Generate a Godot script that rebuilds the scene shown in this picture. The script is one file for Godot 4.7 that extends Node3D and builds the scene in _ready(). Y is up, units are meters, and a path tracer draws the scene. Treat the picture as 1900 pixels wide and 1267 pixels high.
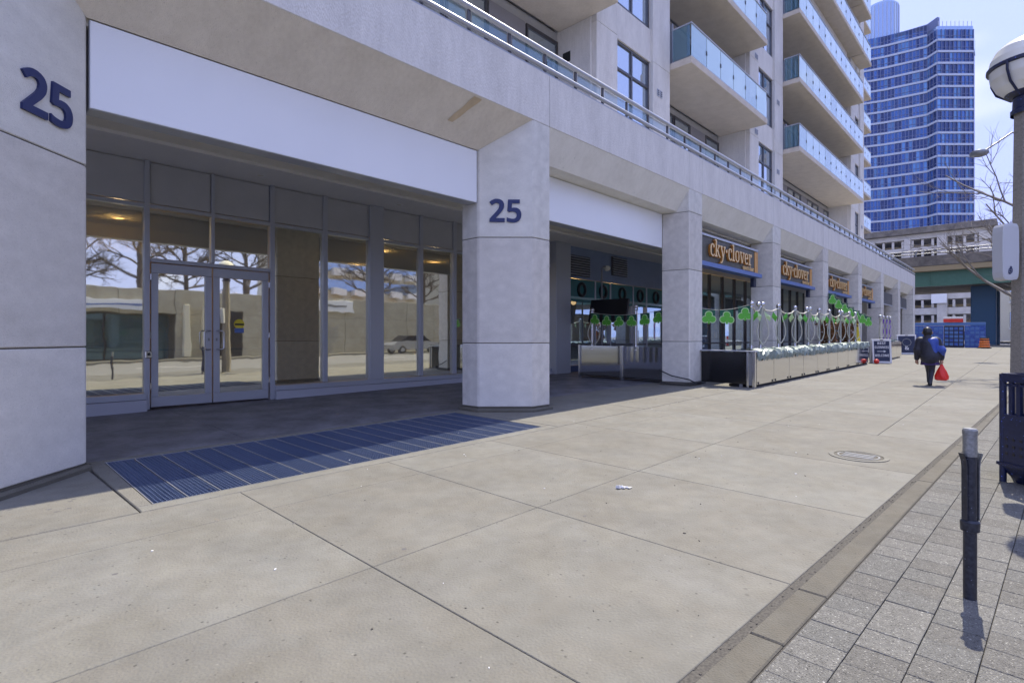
extends Node3D
# World: x runs along the facade away from the camera, n (= -z) runs towards the building, y is up.
const TH := 0.765513   # angle between the view axis and the facade
const N1 := 5.45       # plane of the fascia and the pillar fronts
const NG := 9.9        # plane of the shop windows
var SN := sin(TH)
var CS := cos(TH)
var M := {}
var used := {}
var rng := RandomNumberGenerator.new()

func gy(x: float, n: float) -> float:      # the pavement rises gently up the street and towards the building
	return 0.015 * (x * CS + n * SN)
func P(x: float, n: float, y: float) -> Vector3:
	return Vector3(x, y, -n)
func G(x: float, n: float, dy := 0.0) -> Vector3:
	return Vector3(x, gy(x, n) + dy, -n)

# ---------------------------------------------------------------- mesh builder
class MB:
	var v := PackedVector3Array()
	var nn := PackedVector3Array()
	var cc := PackedColorArray()
	var col := Color.WHITE
	func tri(a: Vector3, b: Vector3, c: Vector3, ref: Vector3) -> void:
		var nrm := (c - a).cross(b - a)
		if nrm.length_squared() < 1e-16: return
		nrm = nrm.normalized()
		if nrm.dot((a + b + c) / 3.0 - ref) < 0.0:
			var t := b; b = c; c = t; nrm = -nrm
		v.append(a); v.append(b); v.append(c)
		for i in 3: nn.append(nrm); cc.append(col)
	func quad(a: Vector3, b: Vector3, c: Vector3, d: Vector3, ref: Vector3) -> void:
		tri(a, b, c, ref); tri(a, c, d, ref)
	func poly(pts: Array, ref: Vector3) -> void:
		for i in range(1, pts.size() - 1): tri(pts[0], pts[i], pts[i + 1], ref)
	func stri(a: Vector3, b: Vector3, c: Vector3, na: Vector3, nb: Vector3, nc: Vector3) -> void:
		var nrm := (c - a).cross(b - a)
		if nrm.length_squared() < 1e-18: return
		if nrm.dot(na + nb + nc) < 0.0:
			var t := b; b = c; c = t
			t = nb; nb = nc; nc = t
		v.append(a); v.append(b); v.append(c)
		nn.append(na); nn.append(nb); nn.append(nc)
		for i in 3: cc.append(col)
	func commit(origin: Vector3, colored := false) -> ArrayMesh:
		var a := []
		a.resize(Mesh.ARRAY_MAX)
		if origin != Vector3.ZERO:
			for i in v.size(): v[i] -= origin
		a[Mesh.ARRAY_VERTEX] = v; a[Mesh.ARRAY_NORMAL] = nn
		if colored: a[Mesh.ARRAY_COLOR] = cc
		var m := ArrayMesh.new()
		m.add_surface_from_arrays(Mesh.PRIMITIVE_TRIANGLES, a)
		return m

func inset(pts: Array, d: float) -> Array:     # moves the sides of a convex polygon inwards
	var out := []
	var c := Vector2.ZERO
	for p in pts: c += p
	c /= pts.size()
	var k := pts.size()
	for i in k:
		var p: Vector2 = pts[i]
		var a: Vector2 = (p - pts[(i + k - 1) % k]).normalized()
		var b: Vector2 = (pts[(i + 1) % k] - p).normalized()
		var na := Vector2(-a.y, a.x)
		if na.dot(c - p) < 0: na = -na
		var nb := Vector2(-b.y, b.x)
		if nb.dot(c - p) < 0: nb = -nb
		var s := na + nb
		out.append(p + s * (d / maxf(0.2, 1.0 + na.dot(nb))))
	return out
func chamfer(pts: Array, d: float) -> Array:
	var out := []
	var k := pts.size()
	for i in k:
		var p: Vector2 = pts[i]
		out.append(p + (pts[(i + k - 1) % k] - p).normalized() * d)
		out.append(p + (pts[(i + 1) % k] - p).normalized() * d)
	return out
func rect(x0: float, x1: float, n0: float, n1: float) -> Array:
	return [Vector2(x0, n0), Vector2(x1, n0), Vector2(x1, n1), Vector2(x0, n1)]
# a convex plan (x, n) drawn up from y0 to y1; with tilt, heights are above the pavement
func prism(m: MB, pts: Array, y0: float, y1: float, bev := 0.0, tilt := false, both := true) -> void:
	var c := Vector2.ZERO
	for p in pts: c += p
	c /= pts.size()
	var h := func(p: Vector2, y: float) -> Vector3: return P(p.x, p.y, y + (gy(p.x, p.y) if tilt else 0.0))
	var ref: Vector3 = h.call(c, (y0 + y1) * 0.5)
	var top := inset(pts, bev) if bev > 0.0 else pts
	var ring := []
	ring.append([top if both else pts, y0])
	if bev > 0.0:
		if both: ring.append([pts, y0 + bev])
		ring.append([pts, y1 - bev])
	ring.append([top, y1])
	var k := pts.size()
	for r in ring.size() - 1:
		var A: Array = ring[r][0]; var B: Array = ring[r + 1][0]
		for i in k:
			var j := (i + 1) % k
			m.quad(h.call(A[i], ring[r][1]), h.call(A[j], ring[r][1]), h.call(B[j], ring[r + 1][1]), h.call(B[i], ring[r + 1][1]), ref)
	var t := []; var bt := []
	for p in top: t.append(h.call(p, y1))
	for p in ring[0][0]: bt.append(h.call(p, y0))
	m.poly(t, ref); m.poly(bt, ref)
func bx(m: MB, x0: float, x1: float, n0: float, n1: float, y0: float, y1: float, bev := 0.0, tilt := false) -> void:
	var pts := rect(x0, x1, n0, n1)
	if bev > 0.0: pts = chamfer(pts, bev)
	prism(m, pts, y0, y1, bev, tilt)
func loft(m: MB, rings: Array, caps := true) -> void:    # flat sides between rings of equal count
	for r in rings.size() - 1:
		var A: Array = rings[r]; var B: Array = rings[r + 1]
		var c := Vector3.ZERO
		for p in A: c += p
		for p in B: c += p
		c /= A.size() + B.size()
		for i in A.size():
			var j := (i + 1) % A.size()
			m.quad(A[i], A[j], B[j], B[i], c)
	if caps:
		var ca := Vector3.ZERO
		for p in rings[0]: ca += p
		for p in rings[-1]: ca += p
		ca /= rings[0].size() + rings[-1].size()
		m.poly(rings[0], ca); m.poly(rings[-1], ca)
func obox(m: MB, c: Vector3, ax: Vector3, ay: Vector3, az: Vector3) -> void:   # box from its centre and half axes
	var r := []
	for s in [-1.0, 1.0]:
		r.append([c + az * s - ax - ay, c + az * s + ax - ay, c + az * s + ax + ay, c + az * s - ax + ay])
	loft(m, r)
func tube(m: MB, path: Array, rad, seg := 8, caps := true) -> void:
	var rings := []; var nrs := []
	var up := Vector3.UP
	var k := path.size()
	var side := Vector3.ZERO
	for i in k:
		var t: Vector3 = (path[mini(i + 1, k - 1)] - path[maxi(i - 1, 0)]).normalized()
		if i == 0:
			side = t.cross(up if absf(t.y) < 0.9 else Vector3.RIGHT).normalized()
		side = (side - t * side.dot(t)).normalized()
		var w := t.cross(side)
		var r: float = rad[i] if rad is Array else rad
		var ring := []; var nr := []
		for q in seg:
			var a := TAU * q / seg
			var d := side * cos(a) + w * sin(a)
			ring.append(path[i] + d * r); nr.append(d)
		rings.append(ring); nrs.append(nr)
	for i in k - 1:
		for q in seg:
			var j := (q + 1) % seg
			m.stri(rings[i][q], rings[i][j], rings[i + 1][j], nrs[i][q], nrs[i][j], nrs[i + 1][j])
			m.stri(rings[i][q], rings[i + 1][j], rings[i + 1][q], nrs[i][q], nrs[i + 1][j], nrs[i + 1][q])
	if caps:
		m.poly(rings[0], path[1]); m.poly(rings[-1], path[k - 2])
func lathe(m: MB, c: Vector3, prof: Array, seg := 16) -> void:   # prof: [radius, height]
	for i in prof.size() - 1:
		var r0: float = prof[i][0]; var y0: float = prof[i][1]
		var r1: float = prof[i + 1][0]; var y1: float = prof[i + 1][1]
		var sl := Vector2(y1 - y0, -(r1 - r0)).normalized()
		if sl == Vector2.ZERO: continue
		for q in seg:
			var a := TAU * q / seg; var b := TAU * (q + 1) / seg
			var da := Vector3(cos(a), 0, sin(a)); var db := Vector3(cos(b), 0, sin(b))
			var n_a := da * sl.x + Vector3.UP * sl.y; var n_b := db * sl.x + Vector3.UP * sl.y
			var A := c + da * r0 + Vector3.UP * y0; var B := c + db * r0 + Vector3.UP * y0
			var C := c + db * r1 + Vector3.UP * y1; var D := c + da * r1 + Vector3.UP * y1
			m.stri(A, B, C, n_a, n_b, n_b); m.stri(A, C, D, n_a, n_b, n_a)
func ball(m: MB, c: Vector3, r: Vector3, seg := 14, rows := 8) -> void:
	for i in rows:
		for q in seg:
			var p := []
			for e in [[i, q], [i, q + 1], [i + 1, q + 1], [i + 1, q]]:
				var t: float = PI * e[0] / rows; var a: float = TAU * e[1] / seg
				p.append(Vector3(sin(t) * cos(a), cos(t), sin(t) * sin(a)))
			m.stri(c + p[0] * r, c + p[1] * r, c + p[2] * r, p[0], p[1], p[2])
			m.stri(c + p[0] * r, c + p[2] * r, c + p[3] * r, p[0], p[2], p[3])

# ---------------------------------------------------------------- naming
func numbered(s: String) -> String:
	if not used.has(s):
		used[s] = 0
		return s
	used[s] += 1
	return "%s_%03d" % [s, used[s]]
func meta(o: Node, label := "", category := "", group := "", kind := "") -> void:
	if label: o.set_meta("label", label)
	if category: o.set_meta("category", category)
	if group: o.set_meta("group", group)
	if kind: o.set_meta("kind", kind)
func thing(called: String, at: Vector3, label := "", category := "", group := "", kind := "") -> Node3D:
	var o := Node3D.new()
	o.name = numbered(called); add_child(o); o.position = at
	meta(o, label, category, group, kind)
	return o
func whereis(o: Node) -> Vector3:
	var p := Vector3.ZERO
	while o is Node3D and o != self:
		p += o.position; o = o.get_parent()
	return p
func part(parent: Node, called: String, m: MB, mat: Material, colored := false) -> MeshInstance3D:
	var o := MeshInstance3D.new()
	o.name = numbered(called) if parent == self else called
	o.mesh = m.commit(whereis(parent), colored)
	o.material_override = mat
	parent.add_child(o, true)
	return o
func inst(parent: Node, called: String, mesh: Mesh, mat: Material, at: Vector3, rot := Vector3.ZERO) -> MeshInstance3D:
	var o := MeshInstance3D.new()
	o.name = called; o.mesh = mesh; o.material_override = mat
	o.position = at - whereis(parent); o.rotation = rot
	parent.add_child(o, true)
	return o
func box_part(parent: Node, called: String, mat: Material, x0: float, x1: float, n0: float, n1: float, y0: float, y1: float, bev := 0.0) -> MeshInstance3D:
	var m := MB.new()
	bx(m, x0, x1, n0, n1, y0, y1, bev)
	return part(parent, called, m, mat)
func pane(parent: Node, called: String, mat: Material, x0: float, x1: float, n: float, y0: float, y1: float) -> MeshInstance3D:
	var m := MB.new()
	m.quad(P(x0, n, y0), P(x1, n, y0), P(x1, n, y1), P(x0, n, y1), P(x0, n + 1.0, y0))
	return part(parent, called, m, mat)
func text(parent: Node, called: String, s: String, mat: Material, at: Vector3, rot_y: float, height: float, depth: float, bold := true, serif := false, sx := 1.0) -> MeshInstance3D:
	var f := SystemFont.new()
	f.font_names = PackedStringArray(["Droid Serif" if serif else "Droid Sans"])
	f.font_weight = 700 if bold else 400
	var t := TextMesh.new()
	t.text = s; t.font = f; t.font_size = 64; t.depth = depth
	t.pixel_size = height / 46.0
	var o := MeshInstance3D.new()
	o.name = called; o.mesh = t; o.material_override = mat
	o.position = at - whereis(parent); o.rotation.y = rot_y; o.scale.x = sx
	parent.add_child(o, true)
	return o

# ---------------------------------------------------------------- materials
func L(r: float, g: float, b: float, a := 1.0) -> Color:
	var c := Color(r, g, b).linear_to_srgb()
	c.a = a
	return c
func noise_bytes(size: int, freq: float, oct: int, sd: int, type := FastNoiseLite.TYPE_SIMPLEX_SMOOTH) -> PackedByteArray:
	var f := FastNoiseLite.new()
	f.seed = sd; f.frequency = freq; f.noise_type = type
	f.fractal_octaves = oct
	var im := f.get_seamless_image(size, size)
	im.convert(Image.FORMAT_L8)
	return im.get_data()
# layers: [frequency, octaves, weight]; the mix runs from c0 to c1 (linear); specks: [count, radius, colour factor]
func tex(size: int, sd: int, layers: Array, c0: Color, c1: Color, specks := [], hue := 0.0) -> ImageTexture:
	var total := PackedFloat32Array()
	total.resize(size * size)
	var q := 0
	for l in layers:
		var b := noise_bytes(size, l[0], l[1], sd + q)
		var w: float = l[2] / 255.0
		for i in b.size(): total[i] += (b[i] - 127.5) * w
		q += 1
	var lut := PackedByteArray()
	for i in 256:
		var c := c0.lerp(c1, i / 255.0).linear_to_srgb()
		lut.append(int(clampf(c.r, 0, 1) * 255)); lut.append(int(clampf(c.g, 0, 1) * 255)); lut.append(int(clampf(c.b, 0, 1) * 255))
	var out := PackedByteArray()
	out.resize(size * size * 3)
	for i in total.size():
		var k := int(clampf(0.5 + total[i], 0.0, 1.0) * 255.0) * 3
		out[i * 3] = lut[k]; out[i * 3 + 1] = lut[k + 1]; out[i * 3 + 2] = lut[k + 2]
	if hue > 0.0:     # rusty and bluish blotches
		var hb := noise_bytes(size, 0.006, 4, sd + 50)
		for i in hb.size():
			var w := (hb[i] - 127.5) / 127.5 * hue
			out[i * 3] = mini(255, int(out[i * 3] * (1.0 + w * 0.5))); out[i * 3 + 2] = mini(255, int(out[i * 3 + 2] * (1.0 - w)))
	var im := Image.create_from_data(size, size, false, Image.FORMAT_RGB8, out)
	var r := RandomNumberGenerator.new()
	r.seed = sd
	for s in specks:
		for i in int(s[0]):
			var x := r.randi() % size; var y := r.randi() % size
			var rr: float = s[1] * r.randf_range(0.4, 1.0)
			var k: float = lerpf(1.0, s[2], r.randf_range(0.4, 1.0))
			for dy in range(-ceili(rr), ceili(rr) + 1):
				for dx in range(-ceili(rr), ceili(rr) + 1):
					if dx * dx + dy * dy <= rr * rr:
						var px := posmod(x + dx, size); var py := posmod(y + dy, size)
						var c := im.get_pixel(px, py)
						im.set_pixel(px, py, Color(clampf(c.r * k, 0, 1), clampf(c.g * k, 0, 1), clampf(c.b * k, 0, 1)))
	im.generate_mipmaps()
	return ImageTexture.create_from_image(im)
func bump(size: int, sd: int, freq: float, oct: int, strength: float, type := FastNoiseLite.TYPE_SIMPLEX_SMOOTH) -> ImageTexture:
	var im := Image.create_from_data(size, size, false, Image.FORMAT_L8, noise_bytes(size, freq, oct, sd, type))
	im.convert(Image.FORMAT_RGBA8)
	im.bump_map_to_normal_map(strength)
	return ImageTexture.create_from_image(im)
func flat(c: Color, rough := 0.6, metal := 0.0) -> StandardMaterial3D:
	var m := StandardMaterial3D.new()
	m.albedo_color = c; m.roughness = rough; m.metallic = metal
	return m
func tri_mat(t: Texture2D, scale: float, rough: float, nrm: Texture2D = null, nscale := 1.0, tint := Color.WHITE) -> StandardMaterial3D:
	var m := flat(tint, rough)
	m.albedo_texture = t
	m.uv1_triplanar = true; m.uv1_world_triplanar = true
	m.uv1_scale = Vector3.ONE * scale
	m.uv1_triplanar_sharpness = 8.0
	if nrm:
		m.normal_enabled = true; m.normal_texture = nrm; m.normal_scale = nscale
	return m
func glass(c: Color, alpha: float, metal: float, rough := 0.02) -> StandardMaterial3D:
	var m := flat(Color(c.r, c.g, c.b, alpha), rough, metal)
	m.transparency = BaseMaterial3D.TRANSPARENCY_ALPHA
	return m
func glow(c: Color, e: float) -> StandardMaterial3D:
	var m := flat(c, 0.5)
	m.emission_enabled = true; m.emission = c; m.emission_energy_multiplier = e
	return m
func variant(m: StandardMaterial3D, k: float, warm := 0.0) -> StandardMaterial3D:
	var o: StandardMaterial3D = m.duplicate()
	o.albedo_color = Color(clampf(m.albedo_color.r * k * (1.0 + warm), 0, 1), clampf(m.albedo_color.g * k, 0, 1), clampf(m.albedo_color.b * k * (1.0 - warm), 0, 1))
	return o

func materials() -> void:
	var t_walk := tex(1024, 11, [[0.004, 5, 0.48], [0.02, 4, 0.36], [0.25, 2, 0.30]], Color(0.285, 0.27, 0.243), Color(0.485, 0.475, 0.448), [[900, 1.6, 0.66], [500, 1.2, 1.2], [50, 3.0, 0.8]], 0.015)
	var n_walk := bump(1024, 12, 0.18, 4, 2.2)
	M.walk = tri_mat(t_walk, 0.29, 0.85, n_walk, 0.4, Color(0.705, 0.70, 0.67))
	M.walk2 = variant(M.walk, 0.98, 0.003); M.walk3 = variant(M.walk, 1.02, -0.003); M.walk4 = variant(M.walk, 0.99, 0.003)
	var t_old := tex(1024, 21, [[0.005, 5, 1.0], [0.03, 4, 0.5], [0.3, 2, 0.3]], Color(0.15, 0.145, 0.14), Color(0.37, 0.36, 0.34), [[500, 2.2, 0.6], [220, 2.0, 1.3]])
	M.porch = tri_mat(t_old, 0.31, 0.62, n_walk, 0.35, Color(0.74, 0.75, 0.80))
	M.band = tri_mat(t_walk, 0.4, 0.9, n_walk, 0.7, Color(0.59, 0.575, 0.535))
	var t_pave := tex(512, 31, [[0.03, 3, 0.4], [0.4, 3, 0.9]], Color(0.19, 0.18, 0.175), Color(0.44, 0.425, 0.41), [[2200, 2.2, 0.55], [1300, 2.2, 1.5], [350, 3.2, 1.4]])
	var n_pave := bump(512, 33, 0.14, 3, 5.0)
	M.paver = tri_mat(t_pave, 1.4, 0.85, n_pave, 1.0, Color(0.73, 0.735, 0.71))
	M.paver2 = variant(M.paver, 0.94, 0.005); M.paver3 = variant(M.paver, 1.03); M.paver4 = variant(M.paver, 0.97, -0.005)
	var t_cast := tex(1024, 41, [[0.006, 5, 0.6], [0.05, 3, 0.3], [0.3, 3, 0.5]], Color(0.58, 0.555, 0.50), Color(0.84, 0.805, 0.735), [[1600, 1.8, 0.72], [800, 1.6, 1.18]])
	var n_cast := bump(1024, 43, 0.16, 3, 4.5)
	M.cast = tri_mat(t_cast, 0.75, 0.9, n_cast, 0.8)
	M.cast2 = variant(M.cast, 0.96, 0.004); M.cast3 = variant(M.cast, 1.0, -0.006)
	M.fascia = tri_mat(tex(1024, 47, [[0.004, 4, 0.5], [0.03, 4, 0.4], [0.3, 2, 0.25]], Color(0.575, 0.55, 0.505), Color(0.81, 0.78, 0.725), [[300, 1.6, 0.8]]), 0.3, 0.9, n_cast, 0.25)
	M.fascia.uv1_scale = Vector3(0.42, 0.12, 0.42)
	M.stucco = tri_mat(tex(1024, 53, [[0.006, 4, 0.5], [0.04, 3, 0.4], [0.3, 2, 0.4]], Color(0.62, 0.56, 0.465), Color(0.84, 0.775, 0.66), [[300, 1.8, 0.8]]), 0.35, 0.92, n_cast, 0.6)
	M.stucco2 = tri_mat(tex(512, 57, [[0.008, 4, 0.6], [0.05, 3, 0.35], [0.3, 2, 0.3]], Color(0.68, 0.655, 0.58), Color(0.87, 0.845, 0.77), [[120, 1.6, 0.85]]), 0.35, 0.92, n_cast, 0.5); M.ceiling = tri_mat(tex(256, 55, [[0.02, 3, 0.4], [0.3, 2, 0.3]], Color(0.78, 0.73, 0.61), Color(0.90, 0.86, 0.74)), 0.5, 0.9)
	M.stain = tri_mat(t_cast, 0.9, 0.92, n_cast, 0.5, Color(0.91, 0.84, 0.73))
	M.soil = tri_mat(tex(256, 61, [[0.1, 3, 1.0]], Color(0.045, 0.042, 0.037), Color(0.14, 0.13, 0.115)), 3.0, 1.0, n_pave, 1.0)
	M.joint = tri_mat(tex(256, 62, [[0.08, 3, 1.0]], Color(0.05, 0.046, 0.04), Color(0.13, 0.12, 0.10)), 3.0, 1.0)
	M.asphalt = tri_mat(tex(512, 63, [[0.01, 4, 0.5], [0.4, 2, 0.7]], Color(0.12, 0.12, 0.12), Color(0.21, 0.208, 0.20), [[900, 1.2, 1.6]]), 0.4, 0.9, n_pave, 0.5)
	M.sign_white = tri_mat(tex(512, 67, [[0.006, 3, 0.4], [0.2, 2, 0.2]], Color(0.78, 0.80, 0.83), Color(0.86, 0.875, 0.90), [[40, 1.5, 0.93]]), 0.3, 0.32)
	M.alu = flat(L(0.43, 0.45, 0.50), 0.38, 0.3)
	M.alu_dark = flat(L(0.10, 0.10, 0.11), 0.4, 0.5)
	M.spandrel = tri_mat(tex(512, 71, [[0.01, 3, 0.5], [0.3, 2, 0.15]], Color(0.38, 0.385, 0.40), Color(0.47, 0.475, 0.49)), 0.5, 0.35)
	M.soffit = tri_mat(tex(256, 56, [[0.02, 3, 0.4], [0.3, 2, 0.2]], Color(0.68, 0.67, 0.65), Color(0.78, 0.77, 0.75)), 0.5, 0.9)
	M.glass = glass(L(0.88, 0.86, 0.68), 0.03, 0.92)
	M.glass_dark = glass(L(0.60, 0.74, 0.80), 0.05, 0.82)
	M.glass.normal_enabled = true; M.glass.normal_texture = bump(256, 19, 0.012, 2, 3.0); M.glass.normal_scale = 0.012
	M.glass.uv1_triplanar = true; M.glass.uv1_world_triplanar = true; M.glass.uv1_scale = Vector3.ONE * 0.7
	M.glass_teal = glass(L(0.14, 0.28, 0.34), 0.2, 0.4)
	M.glass_rail = glass(L(0.66, 0.85, 0.84), 0.42, 0.38, 0.06); M.glass_rail2 = glass(L(0.50, 0.68, 0.70), 0.3, 0.45, 0.05)
	M.glass_blue = flat(L(0.34, 0.44, 0.62), 0.06, 0.75)
	M.black = flat(L(0.012, 0.012, 0.014), 0.35)
	M.rubber = flat(L(0.02, 0.02, 0.022), 0.8)
	M.numeral = flat(L(0.008, 0.018, 0.10), 0.35)
	M.steel = flat(L(0.62, 0.62, 0.63), 0.16, 1.0)
	M.mirror = flat(L(0.66, 0.65, 0.62), 0.09, 1.0)
	M.grate = tri_mat(tex(256, 73, [[0.05, 3, 0.8]], Color(0.05, 0.075, 0.14), Color(0.14, 0.185, 0.30)), 2.0, 0.42)
	M.grate.metallic = 0.35
	M.grate_edge = flat(L(0.42, 0.43, 0.45), 0.4, 0.7)
	M.navy = flat(L(0.012, 0.02, 0.06), 0.45)
	M.gold = flat(L(0.62, 0.30, 0.055), 0.35)
	M.sign_back = tri_mat(tex(512, 77, [[0.02, 4, 0.7], [0.3, 2, 0.4]], Color(0.035, 0.034, 0.026), Color(0.12, 0.116, 0.09)), 0.8, 0.5)
	M.sign_blue = flat(L(0.10, 0.17, 0.42), 0.4)
	M.green = flat(L(0.10, 0.42, 0.04), 0.6)
	M.green_pale = flat(L(0.50, 0.68, 0.36), 0.6)
	M.green_dark = flat(L(0.008, 0.10, 0.055), 0.6)
	M.white = flat(L(0.74, 0.74, 0.74), 0.5)
	M.rope = flat(L(0.52, 0.51, 0.42), 0.7)
	M.foil = flat(L(0.22, 0.27, 0.25), 0.5, 0.25)
	M.purple = flat(L(0.22, 0.10, 0.55), 0.5)
	M.bronze = tri_mat(tex(256, 79, [[0.05, 3, 1.0]], Color(0.03, 0.012, 0.006), Color(0.42, 0.20, 0.06)), 5.0, 0.45)
	M.yellow = flat(L(0.72, 0.58, 0.03), 0.5)
	M.red = flat(L(0.62, 0.03, 0.02), 0.45)
	M.orange = flat(L(0.80, 0.20, 0.03), 0.5)
	M.lamp_concrete = tri_mat(tex(512, 83, [[0.03, 3, 0.3], [0.35, 3, 1.0]], Color(0.13, 0.118, 0.10), Color(0.42, 0.385, 0.335), [[900, 2.6, 0.45], [500, 2.2, 1.5]]), 2.0, 0.95, n_pave, 1.0)
	M.bin = tri_mat(tex(256, 85, [[0.05, 4, 0.9]], Color(0.004, 0.008, 0.035), Color(0.012, 0.02, 0.075), [[60, 2.0, 5.0]]), 2.2, 0.4)
	M.post_blue = tri_mat(tex(256, 87, [[0.05, 4, 0.9]], Color(0.012, 0.014, 0.022), Color(0.05, 0.055, 0.075), [[60, 1.6, 3.0]]), 3.0, 0.4)
	M.post_blue.metallic = 0.3
	M.galv = tri_mat(tex(256, 89, [[0.06, 4, 0.9]], Color(0.16, 0.165, 0.17), Color(0.34, 0.35, 0.36)), 3.0, 0.42)
	M.galv.metallic = 0.5
	M.globe = flat(L(0.80, 0.78, 0.68), 0.25)
	M.globe_clear = glass(L(0.86, 0.85, 0.78), 0.8, 0.0, 0.15)
	M.skin = flat(L(0.40, 0.22, 0.14), 0.6)
	M.jacket = tri_mat(tex(256, 91, [[0.03, 3, 0.8]], Color(0.006, 0.007, 0.012), Color(0.03, 0.03, 0.05)), 3.0, 0.6)
	M.jacket_blue = flat(L(0.03, 0.07, 0.33), 0.5)
	M.skirt = flat(L(0.035, 0.015, 0.10), 0.7)
	M.hair = flat(L(0.008, 0.006, 0.005), 0.45)
	M.bag_red = flat(L(0.80, 0.035, 0.02), 0.35)
	M.bag_red.backlight_enabled = true; M.bag_red.backlight = Color(0.5, 0.05, 0.03)
	M.room = tri_mat(t_cast, 0.6, 0.9, null, 1.0, Color(0.95, 0.86, 0.62))
	M.room_dark = flat(L(0.16, 0.15, 0.14), 0.7)
	M.teal = flat(L(0.03, 0.16, 0.17), 0.5)
	M.bluewall = flat(L(0.035, 0.06, 0.14), 0.55)
	M.lit = glow(Color(1.0, 0.86, 0.62), 1.3)
	M.tower_wall = M.fascia
	M.bark = tri_mat(tex(256, 93, [[0.06, 4, 1.0]], Color(0.05, 0.042, 0.036), Color(0.16, 0.14, 0.12)), 3.0, 0.95)
	M.bark_pale = tri_mat(tex(256, 94, [[0.06, 4, 1.0]], Color(0.16, 0.14, 0.12), Color(0.36, 0.32, 0.28)), 3.0, 0.9)
	M.garage = tri_mat(t_cast, 0.15, 0.9, null, 1.0, Color(0.92, 0.92, 0.93))
	
	M.girder = tri_mat(tex(256, 95, [[0.03, 3, 0.5]], Color(0.05, 0.15, 0.10), Color(0.085, 0.22, 0.155)), 0.3, 0.5)
	M.tan_beam = flat(L(0.38, 0.30, 0.17), 0.8)
	M.deck = tri_mat(t_old, 0.12, 0.9, null, 1.0, Color(0.85, 0.82, 0.78))
	M.hoard = tri_mat(tex(512, 97, [[0.03, 2, 0.6], [0.12, 2, 0.7]], Color(0.008, 0.02, 0.14), Color(0.05, 0.16, 0.62)), 0.35, 0.5)
	M.hoard2 = flat(L(0.06, 0.16, 0.42), 0.5)
	M.hoard3 = flat(L(0.006, 0.008, 0.035), 0.5)
	M.tower_glass = flat(L(1, 1, 1), 0.1, 0.3)
	M.tower_glass.vertex_color_use_as_albedo = true
	M.tower_band = flat(L(0.48, 0.52, 0.60), 0.5)
	M.tower_frame = flat(L(0.14, 0.17, 0.30), 0.4, 0.3)
	M.opp_wall = tri_mat(t_walk, 0.2, 0.9, null, 1.0, Color(1.0, 0.985, 0.93))
	M.grassy = tri_mat(tex(256, 99, [[0.05, 4, 1.0]], Color(0.10, 0.07, 0.03), Color(0.26, 0.18, 0.08)), 0.5, 1.0)
	M.cream = flat(L(0.62, 0.59, 0.48), 0.7)
	M.car_dark = flat(L(0.02, 0.022, 0.03), 0.15, 0.2)
	M.letter_side = flat(L(0.50, 0.20, 0.03), 0.4)
	M.letter_face = flat(L(0.80, 0.55, 0.24), 0.35)
	M.shop_grey = tri_mat(M.spandrel.albedo_texture, 0.5, 0.45, null, 1.0, Color(0.72, 0.80, 0.95))
	M.post_patio = flat(L(0.40, 0.42, 0.38), 0.3, 0.7)
	M.pier_blue = flat(L(0.015, 0.075, 0.15), 0.5)
	M.base_grey = flat(L(0.42, 0.43, 0.48), 0.5)
	M.gum = flat(L(0.12, 0.115, 0.11), 0.8)
	M.mirror_dim = flat(L(0.42, 0.43, 0.45), 0.06, 1.0)
	M.black_gloss = flat(L(0.006, 0.006, 0.007), 0.12)
	M.box_pale = flat(L(0.50, 0.51, 0.53), 0.45)
	M.car_silver = flat(L(0.45, 0.46, 0.48), 0.2, 0.5)

# ---------------------------------------------------------------- scene
func _ready() -> void:
	rng.seed = 7
	var cam := Camera3D.new()
	cam.name = "camera"
	cam.projection = Camera3D.PROJECTION_FRUSTUM
	cam.near = 0.1; cam.far = 1500.0
	cam.size = 0.1 * 1267.0 / 1000.0
	cam.frustum_offset = Vector2(0, -0.1 * 6.5 / 1000.0)
	cam.position = Vector3(0, 1.25, 0)
	cam.rotation.y = -(PI / 2 - TH)
	add_child(cam)
	var env := Environment.new()
	env.tonemap_mode = Environment.TONE_MAPPER_LINEAR
	env.tonemap_exposure = 2.55
	env.background_mode = Environment.BG_SKY
	env.sky = Sky.new()
	env.sky.sky_material = make_sky()
	env.background_energy_multiplier = 1.12
	env.sdfgi_enabled = true; env.ssao_enabled = true; env.ssil_enabled = true
	env.fog_enabled = true; env.fog_density = 0.0002; env.fog_light_color = Color(0.78, 0.83, 1.0)
	var we := WorldEnvironment.new()
	we.name = "world_environment"; we.environment = env
	add_child(we)
	var sun := DirectionalLight3D.new()
	sun.name = "sun"
	sun.light_energy = 0.82; sun.light_color = Color(1.0, 0.965, 0.90)
	sun.light_angular_distance = 0.5; sun.shadow_enabled = true
	var el := deg_to_rad(58.0); var az := deg_to_rad(4.8)
	add_child(sun)
	sun.look_at_from_position(Vector3.ZERO, -Vector3(cos(el) * cos(az), sin(el), -cos(el) * sin(az)), Vector3.UP)
	materials()
	ground()
	building()
	tower()
	shops()
	patio()
	street()
	person()
	beyond()
	opposite()

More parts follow.
